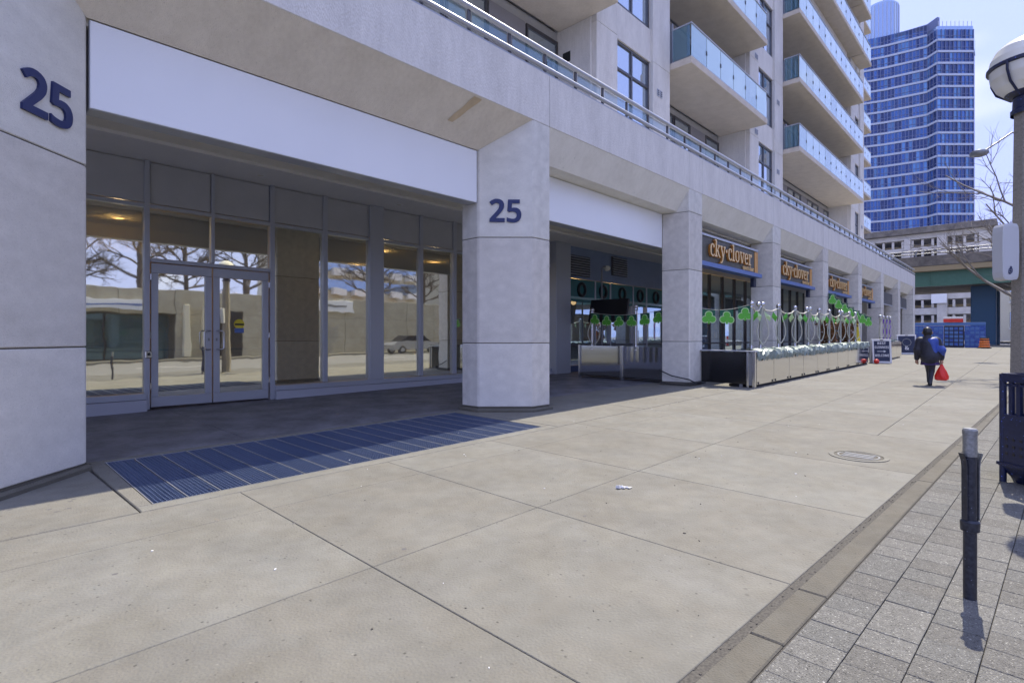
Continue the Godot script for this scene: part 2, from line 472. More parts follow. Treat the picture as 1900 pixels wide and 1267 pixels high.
func make_sky() -> Material:
	var w := 1024; var h := 512
	var f := FastNoiseLite.new()
	f.seed = 5; f.frequency = 1.0; f.fractal_octaves = 5; f.noise_type = FastNoiseLite.TYPE_SIMPLEX_SMOOTH
	var im := Image.create(w, h, false, Image.FORMAT_RGBF)
	for j in h:
		var up := PI * (0.5 - (j + 0.5) / h)
		var y := sin(up)
		for i in w:
			var a := TAU * (i + 0.5) / w
			var c := Vector3(0.235, 0.285, 0.54).lerp(Vector3(0.235, 0.275, 0.52), pow(clampf(1.0 - absf(y), 0.0, 1.0), 2.2))
			if y > 0.0:
				var d := Vector3(cos(a) * cos(up), y, sin(a) * cos(up))
				var q := d / (y + 0.18)
				var s := f.get_noise_3d(q.x * 0.55 + q.z * 0.25, q.z * 1.5 - q.x * 0.5, 3.0) + 0.4 * f.get_noise_3d(q.x * 2.2, q.z * 3.6, 9.0)
				var k := clampf((s - 0.06) * 1.3, 0.0, 0.8)
				c = c.lerp(Vector3(0.42, 0.435, 0.50), k)
			im.set_pixel(i, j, Color(c.x, c.y, c.z))
	var m := PanoramaSkyMaterial.new()
	m.panorama = ImageTexture.create_from_image(im)
	return m

# ---------------------------------------------------------------- ground
func strip_l(x: float) -> float: return maxf(0.98 - 0.05 * x, 0.2)     # edge of the big slabs
func strip_r(x: float) -> float: return maxf(0.80 - 0.042 * x, 0.05)   # edge of the pavers
func slab(parent: Node, called: String, pts: Array, mat: Material, g := 0.005, bev := 0.006, dy := 0.0) -> MeshInstance3D:
	var m := MB.new()
	prism(m, inset(pts, g), -0.07 + dy, dy, bev, true, false)
	return part(parent, called, m, mat)

func ground() -> void:
	var m := MB.new()
	var e := 500.0
	m.quad(G(-e, -e, -0.30), G(e, -e, -0.30), G(e, e, -0.30), G(-e, e, -0.30), Vector3(0, -500, 0))
	var g := part(self, "ground", m, M.asphalt)
	meta(g, "dark bedding ground under the pavements and street", "ground", "", "structure")
	# bedding below the slabs, seen only in the joints
	m = MB.new()
	prism(m, [Vector2(-6, -2.38), Vector2(62, -2.38), Vector2(62, 4.4), Vector2(-6, 4.4)], -0.2, -0.016, 0, true)
	prism(m, [Vector2(-6, 4.4), Vector2(1.0, 4.4), Vector2(1.0, 9.7), Vector2(-6, 9.7)], -0.2, -0.016, 0, true)
	prism(m, [Vector2(5.3, 4.4), Vector2(62, 4.4), Vector2(62, 9.7), Vector2(5.3, 9.7)], -0.2, -0.016, 0, true)
	prism(m, [Vector2(1.0, 6.3), Vector2(5.3, 6.3), Vector2(5.3, 9.7), Vector2(1.0, 9.7)], -0.2, -0.016, 0, true)
	var bed := part(self, "pavement_bed", m, M.soil)
	meta(bed, "dark grit showing in the joints of the pavement", "pavement bed", "", "structure")
	# the wide sidewalk
	var walk := thing("sidewalk", Vector3.ZERO, "wide pale concrete sidewalk of large scored slabs", "sidewalk", "", "structure")
	var mats := [M.walk, M.walk2, M.walk3, M.walk4]
	var xs := [-6.0, -1.5, 1.54, 2.86, 4.22, 5.79, 7.62]
	while xs[-1] < 60.0: xs.append(xs[-1] + (1.75 if xs[-1] < 30 else 3.0))
	for i in xs.size() - 1:
		var a: float = xs[i]; var b: float = xs[i + 1]
		slab(walk, "slab", [Vector2(a, 3.83), Vector2(b, 3.83), Vector2(b, 4.385), Vector2(a, 4.385)], mats[(i * 7 + 1) % 4], 0.002, 0.003)
		slab(walk, "slab", [Vector2(a, 2.5), Vector2(b, 2.5), Vector2(b, 3.83), Vector2(a, 3.83)], mats[(i * 5 + 1) % 4], 0.0025, 0.003)
		# jagged outer edge along the soil joint
		var mid := 1.3 if a > 7.0 else 2.5
		slab(walk, "slab", [Vector2(a, strip_l(a) + 0.008), Vector2(b, strip_l(b) + 0.008), Vector2(b, mid), Vector2(a, mid)], mats[(i * 3 + 2) % 4], 0.0025, 0.003)
		if a > 7.0: slab(walk, "slab", [Vector2(a, mid), Vector2(b, mid), Vector2(b, 2.5), Vector2(a, 2.5)], mats[(i * 5 + 3) % 4], 0.0025, 0.003)
	# kerb band between the slabs and the pavers
	var bx_ := [-5.0, -2.6, -0.3, 2.3, 2.85, 5.6, 7.6, 9.9, 12.5, 16, 20, 25, 30, 36, 42, 50, 60]
	for i in bx_.size() - 1:
		var a: float = bx_[i]; var b: float = bx_[i + 1]
		slab(walk, "edging_strip", [Vector2(a, strip_r(a)), Vector2(b, strip_r(b)), Vector2(b, strip_l(b) - 0.016), Vector2(a, strip_l(a) - 0.016)], M.band, 0.004, 0.006, -0.006)
	# grit and broken mortar in the joint
	m = MB.new()
	for i in 320:
		var x := rng.randf_range(-1.0, 12.0)
		var n := strip_l(x) - 0.006 + rng.randf_range(-0.022, 0.022)
		var r := rng.randf_range(0.001, 0.0032)
		var c := G(x, n, -0.0055 + r * 0.3)
		obox(m, c, Vector3(r * rng.randf_range(0.7, 2.0), 0, r * 0.3), Vector3(0, r * 0.8, 0), Vector3(-r * 0.2, 0, r))
	for i in 40: prism(m, [Vector2(-5 + i * 0.6, strip_l(-5 + i * 0.6) - 0.03), Vector2(-4.4 + i * 0.6, strip_l(-4.4 + i * 0.6) - 0.03), Vector2(-4.4 + i * 0.6, strip_l(-4.4 + i * 0.6) + 0.02), Vector2(-5 + i * 0.6, strip_l(-5 + i * 0.6) + 0.02)], -0.022, -0.0055, 0, true)
	meta(part(walk, "joint_grit", m, M.joint), "", "", "", "stuff")
	# apron slabs beside the grate
	slab(walk, "slab", [Vector2(-5, 4.4), Vector2(-1.6, 4.4), Vector2(-1.6, 6.4), Vector2(-5, 6.4)], M.walk2)
	slab(walk, "slab", [Vector2(-1.6, 4.4), Vector2(0.9, 4.4), Vector2(0.84, 6.4), Vector2(-1.6, 6.4)], M.walk4)
	slab(walk, "grate_kerb", [Vector2(0.9, 4.4), Vector2(5.43, 4.4), Vector2(5.43, 4.545), Vector2(0.9, 4.545)], M.walk3, 0.002)
	slab(walk, "grate_kerb", [Vector2(0.9, 6.3), Vector2(5.43, 6.3), Vector2(5.43, 6.42), Vector2(0.86, 6.42)], M.walk2, 0.002)
	slab(walk, "grate_kerb", [Vector2(0.9, 4.545), Vector2(1.0, 4.545), Vector2(1.0, 6.3), Vector2(0.86, 6.3)], M.walk2, 0.002)
	slab(walk, "grate_kerb", [Vector2(5.3, 4.545), Vector2(5.43, 4.545), Vector2(5.43, 6.3), Vector2(5.3, 6.3)], M.walk4, 0.002)
	var xa := 5.43
	for b in [7.62, 9.6, 11.4, 14.2, 17.6, 21, 25, 30, 36, 42, 50, 60]:
		slab(walk, "slab", [Vector2(xa, 4.4), Vector2(b, 4.4), Vector2(b, 6.42), Vector2(xa, 6.42)], mats[int(b) % 4])
		xa = b
	# porch floor behind the pillars
	var porch := thing("porch_floor", Vector3.ZERO, "stained grey concrete floor of the shaded arcade", "floor", "", "structure")
	xa = -5.0
	for b in [-1.0, 0.6, 2.35, 4.0, 5.6, 7.2, 8.8, 10.4, 12.2, 15, 18, 22, 26, 30, 36, 44.2]:
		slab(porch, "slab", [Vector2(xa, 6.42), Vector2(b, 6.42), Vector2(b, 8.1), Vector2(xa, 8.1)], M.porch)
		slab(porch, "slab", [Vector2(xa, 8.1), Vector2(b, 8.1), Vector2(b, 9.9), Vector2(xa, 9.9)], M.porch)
		xa = b
	# ventilation grate over its pit
	var grate := thing("pavement_grate", G(1.0, 4.55), "long blue-grey steel ventilation grate set into the pavement", "grate")
	m = MB.new()
	prism(m, rect(0.95, 5.35, 4.5, 6.35), -1.1, -0.9, 0, true)
	prism(m, rect(0.96, 0.99, 4.5, 6.35), -1.0, -0.07, 0, true); prism(m, rect(5.31, 5.34, 4.5, 6.35), -1.0, -0.07, 0, true)
	prism(m, rect(0.96, 5.34, 4.51, 4.54), -1.0, -0.07, 0, true); prism(m, rect(0.96, 5.34, 6.31, 6.34), -1.0, -0.07, 0, true)
	part(grate, "pit", m, M.band)
	var np := 19
	var w := (5.3 - 1.0) / np
	for k in np:
		var x0 := 1.0 + k * w
		m = MB.new()
		for q in 8:
			var xb := x0 + 0.012 + q * (w - 0.024) / 7.0
			prism(m, rect(xb - 0.003, xb + 0.003, 4.56, 6.29), -0.035, -0.006, 0, true)
		for q in 44:
			var nb := 4.57 + q * 1.71 / 43.0
			prism(m, rect(x0 + 0.006, x0 + w - 0.006, nb - 0.0035, nb + 0.0035), -0.014, -0.0035, 0, true)
		var gp := part(grate, "grate_panel", m, M.grate)
		m = MB.new()
		prism(m, rect(x0 + 0.002, x0 + 0.009, 4.555, 6.295), -0.04, -0.001, 0, true)
		part(gp, "edge_bar", m, M.grate_edge)
	m = MB.new()
	prism(m, rect(1.0, 5.3, 4.547, 4.553), -0.05, -0.001, 0, true)
	prism(m, rect(1.0, 5.3, 6.297, 6.303), -0.05, -0.001, 0, true)
	part(grate, "frame", m, M.grate_edge)
	# granite pavers by the kerb
	var strip := thing("paver_strip", Vector3.ZERO, "strip of speckled grey granite pavers along the kerb", "pavers", "", "structure")
	var pm := [M.paver, M.paver2, M.paver3, M.paver4]
	var rest := MB.new()
	var count := 0
	var lw := 0.1685; var rw := 0.183
	for r in 15:
		for i in range(-6, 170):
			var x0 := 0.9 + i * lw + (0.084 if r % 2 == 1 else 0.0)
			var x1 := x0 + lw
			var a0 := strip_r(x0) - 0.006 - r * rw; var a1 := strip_r(x1) - 0.006 - r * rw
			if a0 < -2.1: continue
			var pts := [Vector2(x0, a0 - rw), Vector2(x1, a1 - rw), Vector2(x1, a1), Vector2(x0, a0)]
			var dy := -0.004 + rng.randf_range(-0.0015, 0.0015)
			var near := x0 > 0.9 and x0 < 9.0 and a0 > -0.16 * x0 - 0.1
			if near and count < 300:
				slab(strip, "paver", pts, pm[rng.randi() % 4], 0.0018, 0.002, dy); count += 1
			else:
				prism(rest, inset(pts, 0.0018), -0.06 + dy, dy, 0.002, true, false)
	meta(part(strip, "far_pavers", rest, M.paver), "", "", "", "stuff")
	# kerb and street
	var kerb := thing("kerb", Vector3.ZERO, "concrete kerb between pavers and street", "kerb", "", "structure")
	for i in 14:
		slab(kerb, "kerb_stone", rect(-6 + i * 4.8, -1.2 + i * 4.8, -2.4, -2.2), M.band, 0.004, 0.01, -0.004)
	m = MB.new()
	prism(m, [Vector2(-80, -18.2), Vector2(90, -18.2), Vector2(90, -2.41), Vector2(-80, -2.41)], -0.28, -0.14, 0, true)
	meta(part(self, "street", m, M.asphalt), "grey asphalt street in front of the building", "street", "", "structure")
	m = MB.new()
	for i in 26: prism(m, rect(-60 + i * 6, -57 + i * 6, -10.4, -10.28), -0.14, -0.134, 0, true)
	meta(part(self, "lane_marking", m, M.white), "white dashed lane markings on the street", "marking", "", "structure")
	m = MB.new()
	prism(m, [Vector2(-80, -22), Vector2(90, -22), Vector2(90, -18.2), Vector2(-80, -18.2)], -0.28, 0.0, 0.01, true)
	meta(part(self, "opposite_sidewalk", m, M.walk), "pale sidewalk across the street", "sidewalk", "", "structure")
	# trodden gum
	m = MB.new()
	for i in 46:
		var x := rng.randf_range(-0.5, 13.0); var n := rng.randf_range(1.1, 6.2)
		if i < 8: x = rng.randf_range(0.0, 0.8); n = rng.randf_range(4.5, 5.3)
		var r := rng.randf_range(0.008, 0.02)
		var c := G(x, n, 0.0018)
		var ring := []
		for k in 9:
			var a := TAU * k / 9
			var q := r * rng.randf_range(0.75, 1.1)
			ring.append(G(x + cos(a) * q, n + sin(a) * q * 0.8, 0.0005))
		for k in 9: m.tri(c, ring[k], ring[(k + 1) % 9], c - Vector3.UP)
	meta(part(self, "trodden_gum", m, M.gum), "dark flattened gum spots dotted over the sidewalk", "gum", "", "stuff")
	# round cover
	var cover := thing("utility_cover", G(6.22, 1.22), "round grey utility cover with bars, flush in the sidewalk", "cover")
	var cc := G(6.22, 1.22, 0.003)
	m = MB.new(); ring_flat(m, cc, 0.21, 0.255, 0.004); part(cover, "rim", m, M.walk3)
	m = MB.new(); ring_flat(m, cc, 0.0, 0.205, 0.002); part(cover, "plate", m, M.band)
	m = MB.new(); ring_flat(m, cc, 0.165, 0.18, 0.005); part(cover, "inner_ring", m, M.galv)
	for k in 3:
		var q := -0.07 + k * 0.07
		m = MB.new()
		prism(m, rect(6.22 + q - 0.018, 6.22 + q + 0.018, 1.22 - 0.13, 1.22 + 0.13), 0.003, 0.009, 0.002, true)
		part(cover, "bar", m, M.galv)
	# litter
	m = MB.new()
	for q in [[-0.035, 0.0, 0.028, 0.02, 0.022], [0.005, 0.01, 0.03, 0.016, 0.012], [0.042, -0.005, 0.024, 0.016, 0.007]]:
		var c := G(3.68 + q[0] * SN, 2.31 - q[0] * CS, 0.004)
		loft(m, [[c + Vector3(-q[2], 0, -q[3]), c + Vector3(q[2], 0.0, -q[3]), c + Vector3(q[2], 0.004, q[3]), c + Vector3(-q[2], 0.004, q[3])],
			[c + Vector3(-q[2] * 0.8, q[4], -q[3] * 0.8), c + Vector3(q[2] * 0.7, q[4] * 0.5, -q[3] * 0.6), c + Vector3(q[2] * 0.8, q[4] * 0.8, q[3]), c + Vector3(-q[2], q[4] * 1.2, q[3] * 0.7)]])
	meta(part(self, "crumpled_paper", m, M.white), "crumpled white paper lying on the sidewalk", "litter")
	m = MB.new()
	for i in 70:
		var x := rng.randf_range(0.3, 12.0); var n := rng.randf_range(1.0, 5.2)
		var r := rng.randf_range(0.002, 0.005)
		obox(m, G(x, n, r * 0.4), Vector3(r, 0, r * rng.randf_range(-1, 1)), Vector3(0, r * 0.5, 0), Vector3(-r * 0.5, 0, r))
	meta(part(self, "pebbles", m, M.soil), "small dark pebbles and crumbs scattered on the sidewalk", "pebbles", "", "stuff")
	m = MB.new()
	for i in 26:
		var x := rng.randf_range(0.5, 10.0); var n := rng.randf_range(1.0, 5.2)
		var r := rng.randf_range(0.0025, 0.006)
		obox(m, G(x, n, r * 0.35), Vector3(r, 0, r * rng.randf_range(-1, 1)), Vector3(0, r * 0.4, 0), Vector3(-r * 0.5, 0, r))
	meta(part(self, "paper_crumbs", m, M.white), "tiny white crumbs scattered on the sidewalk", "crumbs", "", "stuff")
func ring_flat(m: MB, c: Vector3, r0: float, r1: float, h: float) -> void:
	var k := 40
	for i in k:
		var a := TAU * i / k; var b := TAU * (i + 1) / k
		var f := func(r: float, t: float, y: float) -> Vector3:
			var d := Vector3(cos(t) * r, 0, sin(t) * r)
			return c + d + Vector3.UP * (y + 0.015 * (d.x * CS - d.z * SN))
		m.quad(f.call(r0, a, h), f.call(r1, a, h), f.call(r1, b, h), f.call(r0, b, h), c - Vector3.UP)
		m.quad(f.call(r1, a, h), f.call(r1, b, h), f.call(r1, b, -0.01), f.call(r1, a, -0.01), c)

# ---------------------------------------------------------------- podium of the building
var B: Node3D
const PX := [11.38, 16.83, 22.21, 27.85, 32.9, 37.9, 43.5]
func pillar(plan: Array, joints: Array) -> MeshInstance3D:
	var m := MB.new()
	var c := Vector2.ZERO
	for p in plan: c += p
	c /= plan.size()
	var g := gy(c.x, c.y)
	prism(m, inset(plan, 0.012), g - 0.2, 4.57)
	var pil := part(B, "pillar", m, M.band)
	var y := g + 0.075
	var k := 0
	for j in joints + [4.57]:
		m = MB.new()
		prism(m, chamfer(plan, 0.02), y, j - (0.006 if j < 4.5 else 0.0), 0.007)
		part(pil, "concrete_panel", m, [M.cast, M.cast2, M.cast3][(k + int(c.x)) % 3])
		y = j + 0.006; k += 1
	m = MB.new()
	prism(m, inset(plan, -0.035), -0.1, 0.05, 0.02, true, false)
	part(pil, "mortar_base", m, M.band)
	return pil
func building() -> void:
	B = thing("condominium_building", Vector3.ZERO, "beige concrete condominium block with pillared arcade and glass balconies", "building")
	var p1 := pillar([Vector2(-0.25, N1), Vector2(0.23, N1), Vector2(0.83, 6.05), Vector2(0.83, 6.43), Vector2(-0.85, 6.43), Vector2(-0.85, 6.05)], [1.17, 2.78])
	var p2 := pillar([Vector2(6.14, N1), Vector2(6.54, N1), Vector2(6.66, 6.07), Vector2(6.66, 6.43), Vector2(5.55, 6.43), Vector2(5.55, 6.05)], [1.17, 2.78])
	var s := sqrt(0.5) * 0.006
	text(p2, "house_number", "25", M.numeral, P(5.845 - s, 5.755 - s, 3.175), -PI / 4, 0.345, 0.03, true, false, 1.0)
	text(p1, "house_number", "25", M.numeral, P(0.535 + s, 5.755 - s, 3.175), PI / 4, 0.345, 0.03, true, false, 1.0)
	for x in PX:
		pillar([Vector2(x, N1), Vector2(x + 0.65, N1), Vector2(x + 0.77, 6.07), Vector2(x - 0.12, 6.07)], [1.17, 2.78, 4.07])
	# fascia panels with open joints at the pillars
	var cuts := [-6.0, -0.25, 6.53]
	for x in PX: cuts.append(x); cuts.append(x + 0.65)
	for i in cuts.size() - 1:
		var m := MB.new()
		prism(m, chamfer(rect(cuts[i] + 0.004, cuts[i + 1] - 0.004, N1, 5.9), 0.008), 4.573, 5.38, 0.008)
		part(B, "fascia_panel", m, M.fascia)
	# splayed lintels
	var mm := MB.new()
	var A := [[5.46, 4.572], [6.05, 4.10], [6.05, 4.572]]
	var rl := []; var rr := []
	for q in A:
		rl.append(P(0.23 + (q[0] - 5.45), q[0], q[1])); rr.append(P(6.14 - (q[0] - 5.45), q[0], q[1]))
	loft(mm, [rl, rr])
	var lin := part(B, "splayed_lintel", mm, M.stucco)
	mm = MB.new()   # dark water run on the lintel
	var w := func(t: float, x: float) -> Vector3: return P(x, lerpf(5.46, 6.05, t) - 0.003, lerpf(4.572, 4.10, t) - 0.004)
	var prev := []
	for k in 9:
		var t := 0.03 + k * 0.075
		var x := 5.03 - k * 0.075 * 0.36
		var hw := 0.07 * (1.0 - 0.3 * k / 8.0) * (1.0 + 0.1 * sin(k * 1.3))
		var cur := [w.call(t, x - hw), w.call(t, x + hw)]
		if prev: mm.quad(prev[0], prev[1], cur[1], cur[0], P(4.0, 6.0, 6.0))
		prev = cur
	part(lin, "water_stain", mm, M.stain)
	var xa := 6.54
	for x in PX:
		mm = MB.new()
		rl = []; rr = []
		for q in [[5.46, 4.572], [5.74, 4.10], [6.09, 4.085], [6.09, 4.572]]:
			rl.append(P(xa + (q[0] - 5.45) * 0.19, q[0], q[1])); rr.append(P(x - (q[0] - 5.45) * 0.19, q[0], q[1]))
		loft(mm, [rl, rr])
		part(B, "splayed_lintel", mm, M.stucco2)
		xa = x + 0.65
	# arcade ceiling and the mass above
	box_part(B, "ceiling", M.ceiling, -6, 44.15, 6.1, 8.9, 4.05, 4.3)
	box_part(B, "ceiling_bulkhead", M.soffit, -6, 44.15, 8.9, 10.1, 4.0, 4.3, 0.004)
	box_part(B, "ceiling_beam", M.soffit, 0.85, 44.15, 6.3, 6.42, 3.9, 4.05)
	box_part(B, "podium_roof", M.fascia, -6, 44.15, 5.9, 22, 4.31, 5.30)
	box_part(B, "end_wall", M.fascia, 43.6, 44.15, 6.08, 22, 0.2, 4.31)
	for q in [[3.63, 9.4], [1.0, 8.6], [6.4, 9.4], [9.2, 9.4], [14.5, 9.4]]:
		mm = MB.new()
		lathe(mm, P(q[0], q[1], 4.0 if q[1] > 8.9 else 4.05), [[0.055, 0.004], [0.075, -0.006], [0.085, -0.004], [0.085, 0.0]], 18)
		var d := part(B, "downlight", mm, M.white)
		mm = MB.new()
		lathe(mm, P(q[0], q[1], 4.0 if q[1] > 8.9 else 4.05), [[0.0, -0.001], [0.055, 0.0]], 18)
		part(d, "lamp_lens", mm, M.globe)
	# blank white sign boards
	for q in [[0.85, 5.53, 3.3, 4.095, "long blank white sign board above the glass entrance doors"], [6.68, 11.25, 3.3, 4.08, "blank white sign board over the pub windows, right of the numbered pillar"]]:
		var sb := thing("blank_sign_board", P(q[0], 6.05, q[2]), q[4], "sign", "blank white sign boards")
		box_part(sb, "face_panel", M.sign_white, q[0] + 0.006, q[1] - 0.004, 6.052, 6.06, q[2] + 0.006, q[3] - 0.006, 0.003)
		box_part(sb, "case", M.alu, q[0], q[1], 6.062, 6.27, q[2], q[3], 0.004)
	# guard rail on the podium
	var rail := box_part(B, "guard_rail", M.alu, -6, 44.1, 5.47, 5.56, 5.385, 5.41)
	for q in [[5.76, 0.038, 5.5], [5.47, 0.034, 5.455]]:
		mm = MB.new()
		tube(mm, [P(-6, q[2], q[0]), P(44.1, q[2], q[0])], q[1], 12)
		part(rail, "handrail", mm, M.alu)
	var pw := 0.8
	var post := MB.new(); bx(post, -0.02, 0.02, -0.02, 0.02, 0, 0.33, 0.004)
	var post_mesh := post.commit(Vector3.ZERO)
	var gl := MB.new(); gl.quad(P(0, 0, 0), P(0.68, 0, 0), P(0.68, 0, 0.215), P(0, 0, 0.215), P(0, 1, 0))
	var gl_mesh := gl.commit(Vector3.ZERO)
	for i in 62:
		var x := -5.5 + i * pw
		inst(rail, "post", post_mesh, M.alu_dark, P(x, 5.53, 5.41))
		inst(rail, "glass_panel", gl_mesh, M.glass_teal, P(x + 0.06, 5.53, 5.51))
	# lobby storefront
	var st := [1.15, 2.06, 3.0, 3.96, 4.98, 5.99]
	sill(0.9, 2.08); sill(4.05, 11.85)
	var mul := func(x0: float, x1: float, y0: float, y1: float) -> void: box_part(B, "mullion", M.alu, x0, x1, NG - 0.06, NG + 0.06, y0, y1, 0.004)
	var gl_bays := [[0.9, 2.06], [4.05, 4.98], [5.07, 5.99], [6.32, 7.27], [7.36, 8.24], [8.34, 9.4], [9.5, 10.6], [10.7, 11.85]]
	for q in gl_bays:
		pane(B, "window_pane", M.glass, q[0], q[1], NG + 0.01, 0.40, 3.27)
		box_part(B, "spandrel_panel", M.spandrel, q[0] - 0.03, q[1] + 0.03, NG - 0.02, NG + 0.02, 3.345, 3.985, 0.006)
	for q in [[2.06, 2.13, 0.14], [3.97, 4.05, 0.14], [4.98, 5.07, 0.4], [7.27, 7.36, 0.4], [8.24, 8.34, 0.4], [9.4, 9.5, 0.4], [10.6, 10.7, 0.4]]:
		mul.call(q[0], q[1], q[2], 4.0)
	box_part(B, "pilaster", M.alu, 5.99, 6.32, NG - 0.08, NG + 0.06, 0.36, 4.0, 0.006)
	box_part(B, "pilaster", M.alu, 11.85, 12.52, NG - 0.25, NG + 0.06, 0.2, 4.0, 0.006)
	box_part(B, "transom", M.alu, 0.9, 5.985, NG - 0.05, NG + 0.05, 3.27, 3.33, 0.004)
	box_part(B, "transom", M.alu, 6.325, 11.845, NG - 0.05, NG + 0.05, 3.27, 3.33, 0.004)
	for q in [[2.14, 3.0], [3.06, 3.96]]:
		pane(B, "transom_pane", M.glass, q[0], q[1], NG + 0.01, 2.50, 3.26)
		box_part(B, "spandrel_panel", M.spandrel, q[0], q[1], NG - 0.02, NG + 0.02, 3.345, 3.985, 0.006)
	mul.call(3.005, 3.055, 2.5, 3.99)
	box_part(B, "transom", M.alu, 2.135, 3.965, NG - 0.07, NG + 0.05, 2.43, 2.49, 0.005)
	for q in [[2.15, 3.02, 1], [3.04, 3.95, -1]]:
		door(q[0], q[1], q[2])
	var kp := box_part(B, "entry_keypad", M.steel, 2.06, 2.15, NG - 0.11, NG - 0.065, 0.94, 1.05, 0.008)
	box_part(kp, "screen", M.black, 2.085, 2.125, NG - 0.114, NG - 0.111, 0.975, 1.02)
	# lobby room
	box_part(B, "lobby_floor", M.porch, 0.5, 12.4, NG + 0.1, 16, 0.0, 0.2)
	box_part(B, "lobby_ceiling", M.room, 0.5, 12.4, NG + 0.1, 16, 3.34, 3.5)
	box_part(B, "lobby_back_wall", M.room, 0.5, 12.4, 16, 16.3, 0.1, 3.5)
	box_part(B, "lobby_side_wall", M.room, 0.2, 0.5, NG + 0.1, 16, 0.1, 3.5)
	box_part(B, "lobby_side_wall", M.room, 12.4, 12.7, NG + 0.1, 16, 0.1, 3.5)
	box_part(B, "lobby_bulkhead", M.room, 0.5, 4.6, 12.2, 12.6, 2.85, 3.34)
	box_part(B, "lobby_pier", M.room, 5.05, 6.3, 12.2, 13.2, 0.2, 3.34, 0.01)
	box_part(B, "lobby_desk", M.black, 8.6, 10.4, 11.2, 11.9, 0.2, 1.15, 0.02)
	for q in [[2.0, 11.4], [3.6, 13.8], [7.2, 11.2], [9.2, 11.8], [8.0, 13.8]]:
		mm = MB.new()
		lathe(mm, P(q[0], q[1], 3.335), [[0.0, -0.012], [0.08, -0.01], [0.085, 0.0]], 16)
		var lamp := part(B, "ceiling_lamp", mm, M.lit)
		var o := OmniLight3D.new()
		o.name = "lobby_light"; o.light_color = Color(1.0, 0.88, 0.66); o.light_energy = 0.2; o.light_size = 0.08
		o.omni_range = 15.0; o.omni_attenuation = 2.0; o.shadow_enabled = true
		o.position = P(q[0], q[1], 3.22)
		add_child(o)
func sill(x0: float, x1: float) -> void:
	box_part(B, "window_sill", M.alu, x0, x1, NG - 0.09, NG + 0.1, 0.30, 0.39, 0.006)
	box_part(B, "window_base", M.base_grey, x0, x1, NG - 0.14, NG + 0.1, 0.02, 0.295, 0.008)
func door(x0: float, x1: float, side: int) -> void:
	var d := box_part(B, "door", M.alu, x0, x1, NG - 0.03, NG + 0.02, 0.17, 0.33, 0.004)
	box_part(d, "top_stile", M.alu, x0, x1, NG - 0.03, NG + 0.02, 2.27, 2.42, 0.004)
	box_part(d, "stile", M.alu, x0, x0 + 0.10, NG - 0.03, NG + 0.02, 0.332, 2.268, 0.004)
	box_part(d, "stile", M.alu, x1 - 0.10, x1, NG - 0.03, NG + 0.02, 0.332, 2.268, 0.004)
	pane(d, "glass_pane", M.glass, x0 + 0.1, x1 - 0.1, NG + 0.004, 0.333, 2.267)
	box_part(d, "push_bar", M.steel, x0 + 0.1, x1 - 0.1, NG + 0.03, NG + 0.06, 1.05, 1.075, 0.005)
	var hx := x1 - 0.05 if side > 0 else x0 + 0.05
	var o := hx - 0.09 * side
	var m := MB.new()
	tube(m, [P(hx, NG - 0.03, 1.37), P(hx, NG - 0.10, 1.37), P(hx - 0.03 * side, NG - 0.115, 1.37), P(o + 0.03 * side, NG - 0.115, 1.37), P(o, NG - 0.115, 1.34), P(o, NG - 0.115, 1.09), P(o + 0.03 * side, NG - 0.115, 1.06), P(hx - 0.03 * side, NG - 0.115, 1.06), P(hx, NG - 0.10, 1.06), P(hx, NG - 0.03, 1.06)], 0.012, 8)
	part(d, "pull_handle", m, M.steel)
	for y in [0.5, 1.3, 2.2]:
		var hxx := x0 - 0.006 if side > 0 else x1 + 0.006
		box_part(d, "hinge", M.steel, hxx - 0.01, hxx + 0.01, NG - 0.05, NG - 0.035, y - 0.05, y + 0.05, 0.003)
	if side < 0:
		m = MB.new()
		var c := P(3.46, NG - 0.004, 1.49)
		var ring := []
		for k in 24: ring.append(c + Vector3(cos(TAU * k / 24) * 0.085, sin(TAU * k / 24) * 0.085, 0))
		m.poly(ring, P(3.46, NG + 1.0, 1.49))
		var stk := part(d, "sticker", m, M.yellow)
		box_part(stk, "sticker_foot", M.sign_blue, 3.385, 3.535, NG - 0.008, NG - 0.006, 1.34, 1.42)
		box_part(stk, "sticker_band", M.black, 3.385, 3.535, NG - 0.008, NG - 0.006, 1.47, 1.50)
	box_part(d, "lock", M.galv, hx - 0.014, hx + 0.014, NG - 0.036, NG - 0.031, 1.2, 1.25, 0.002)

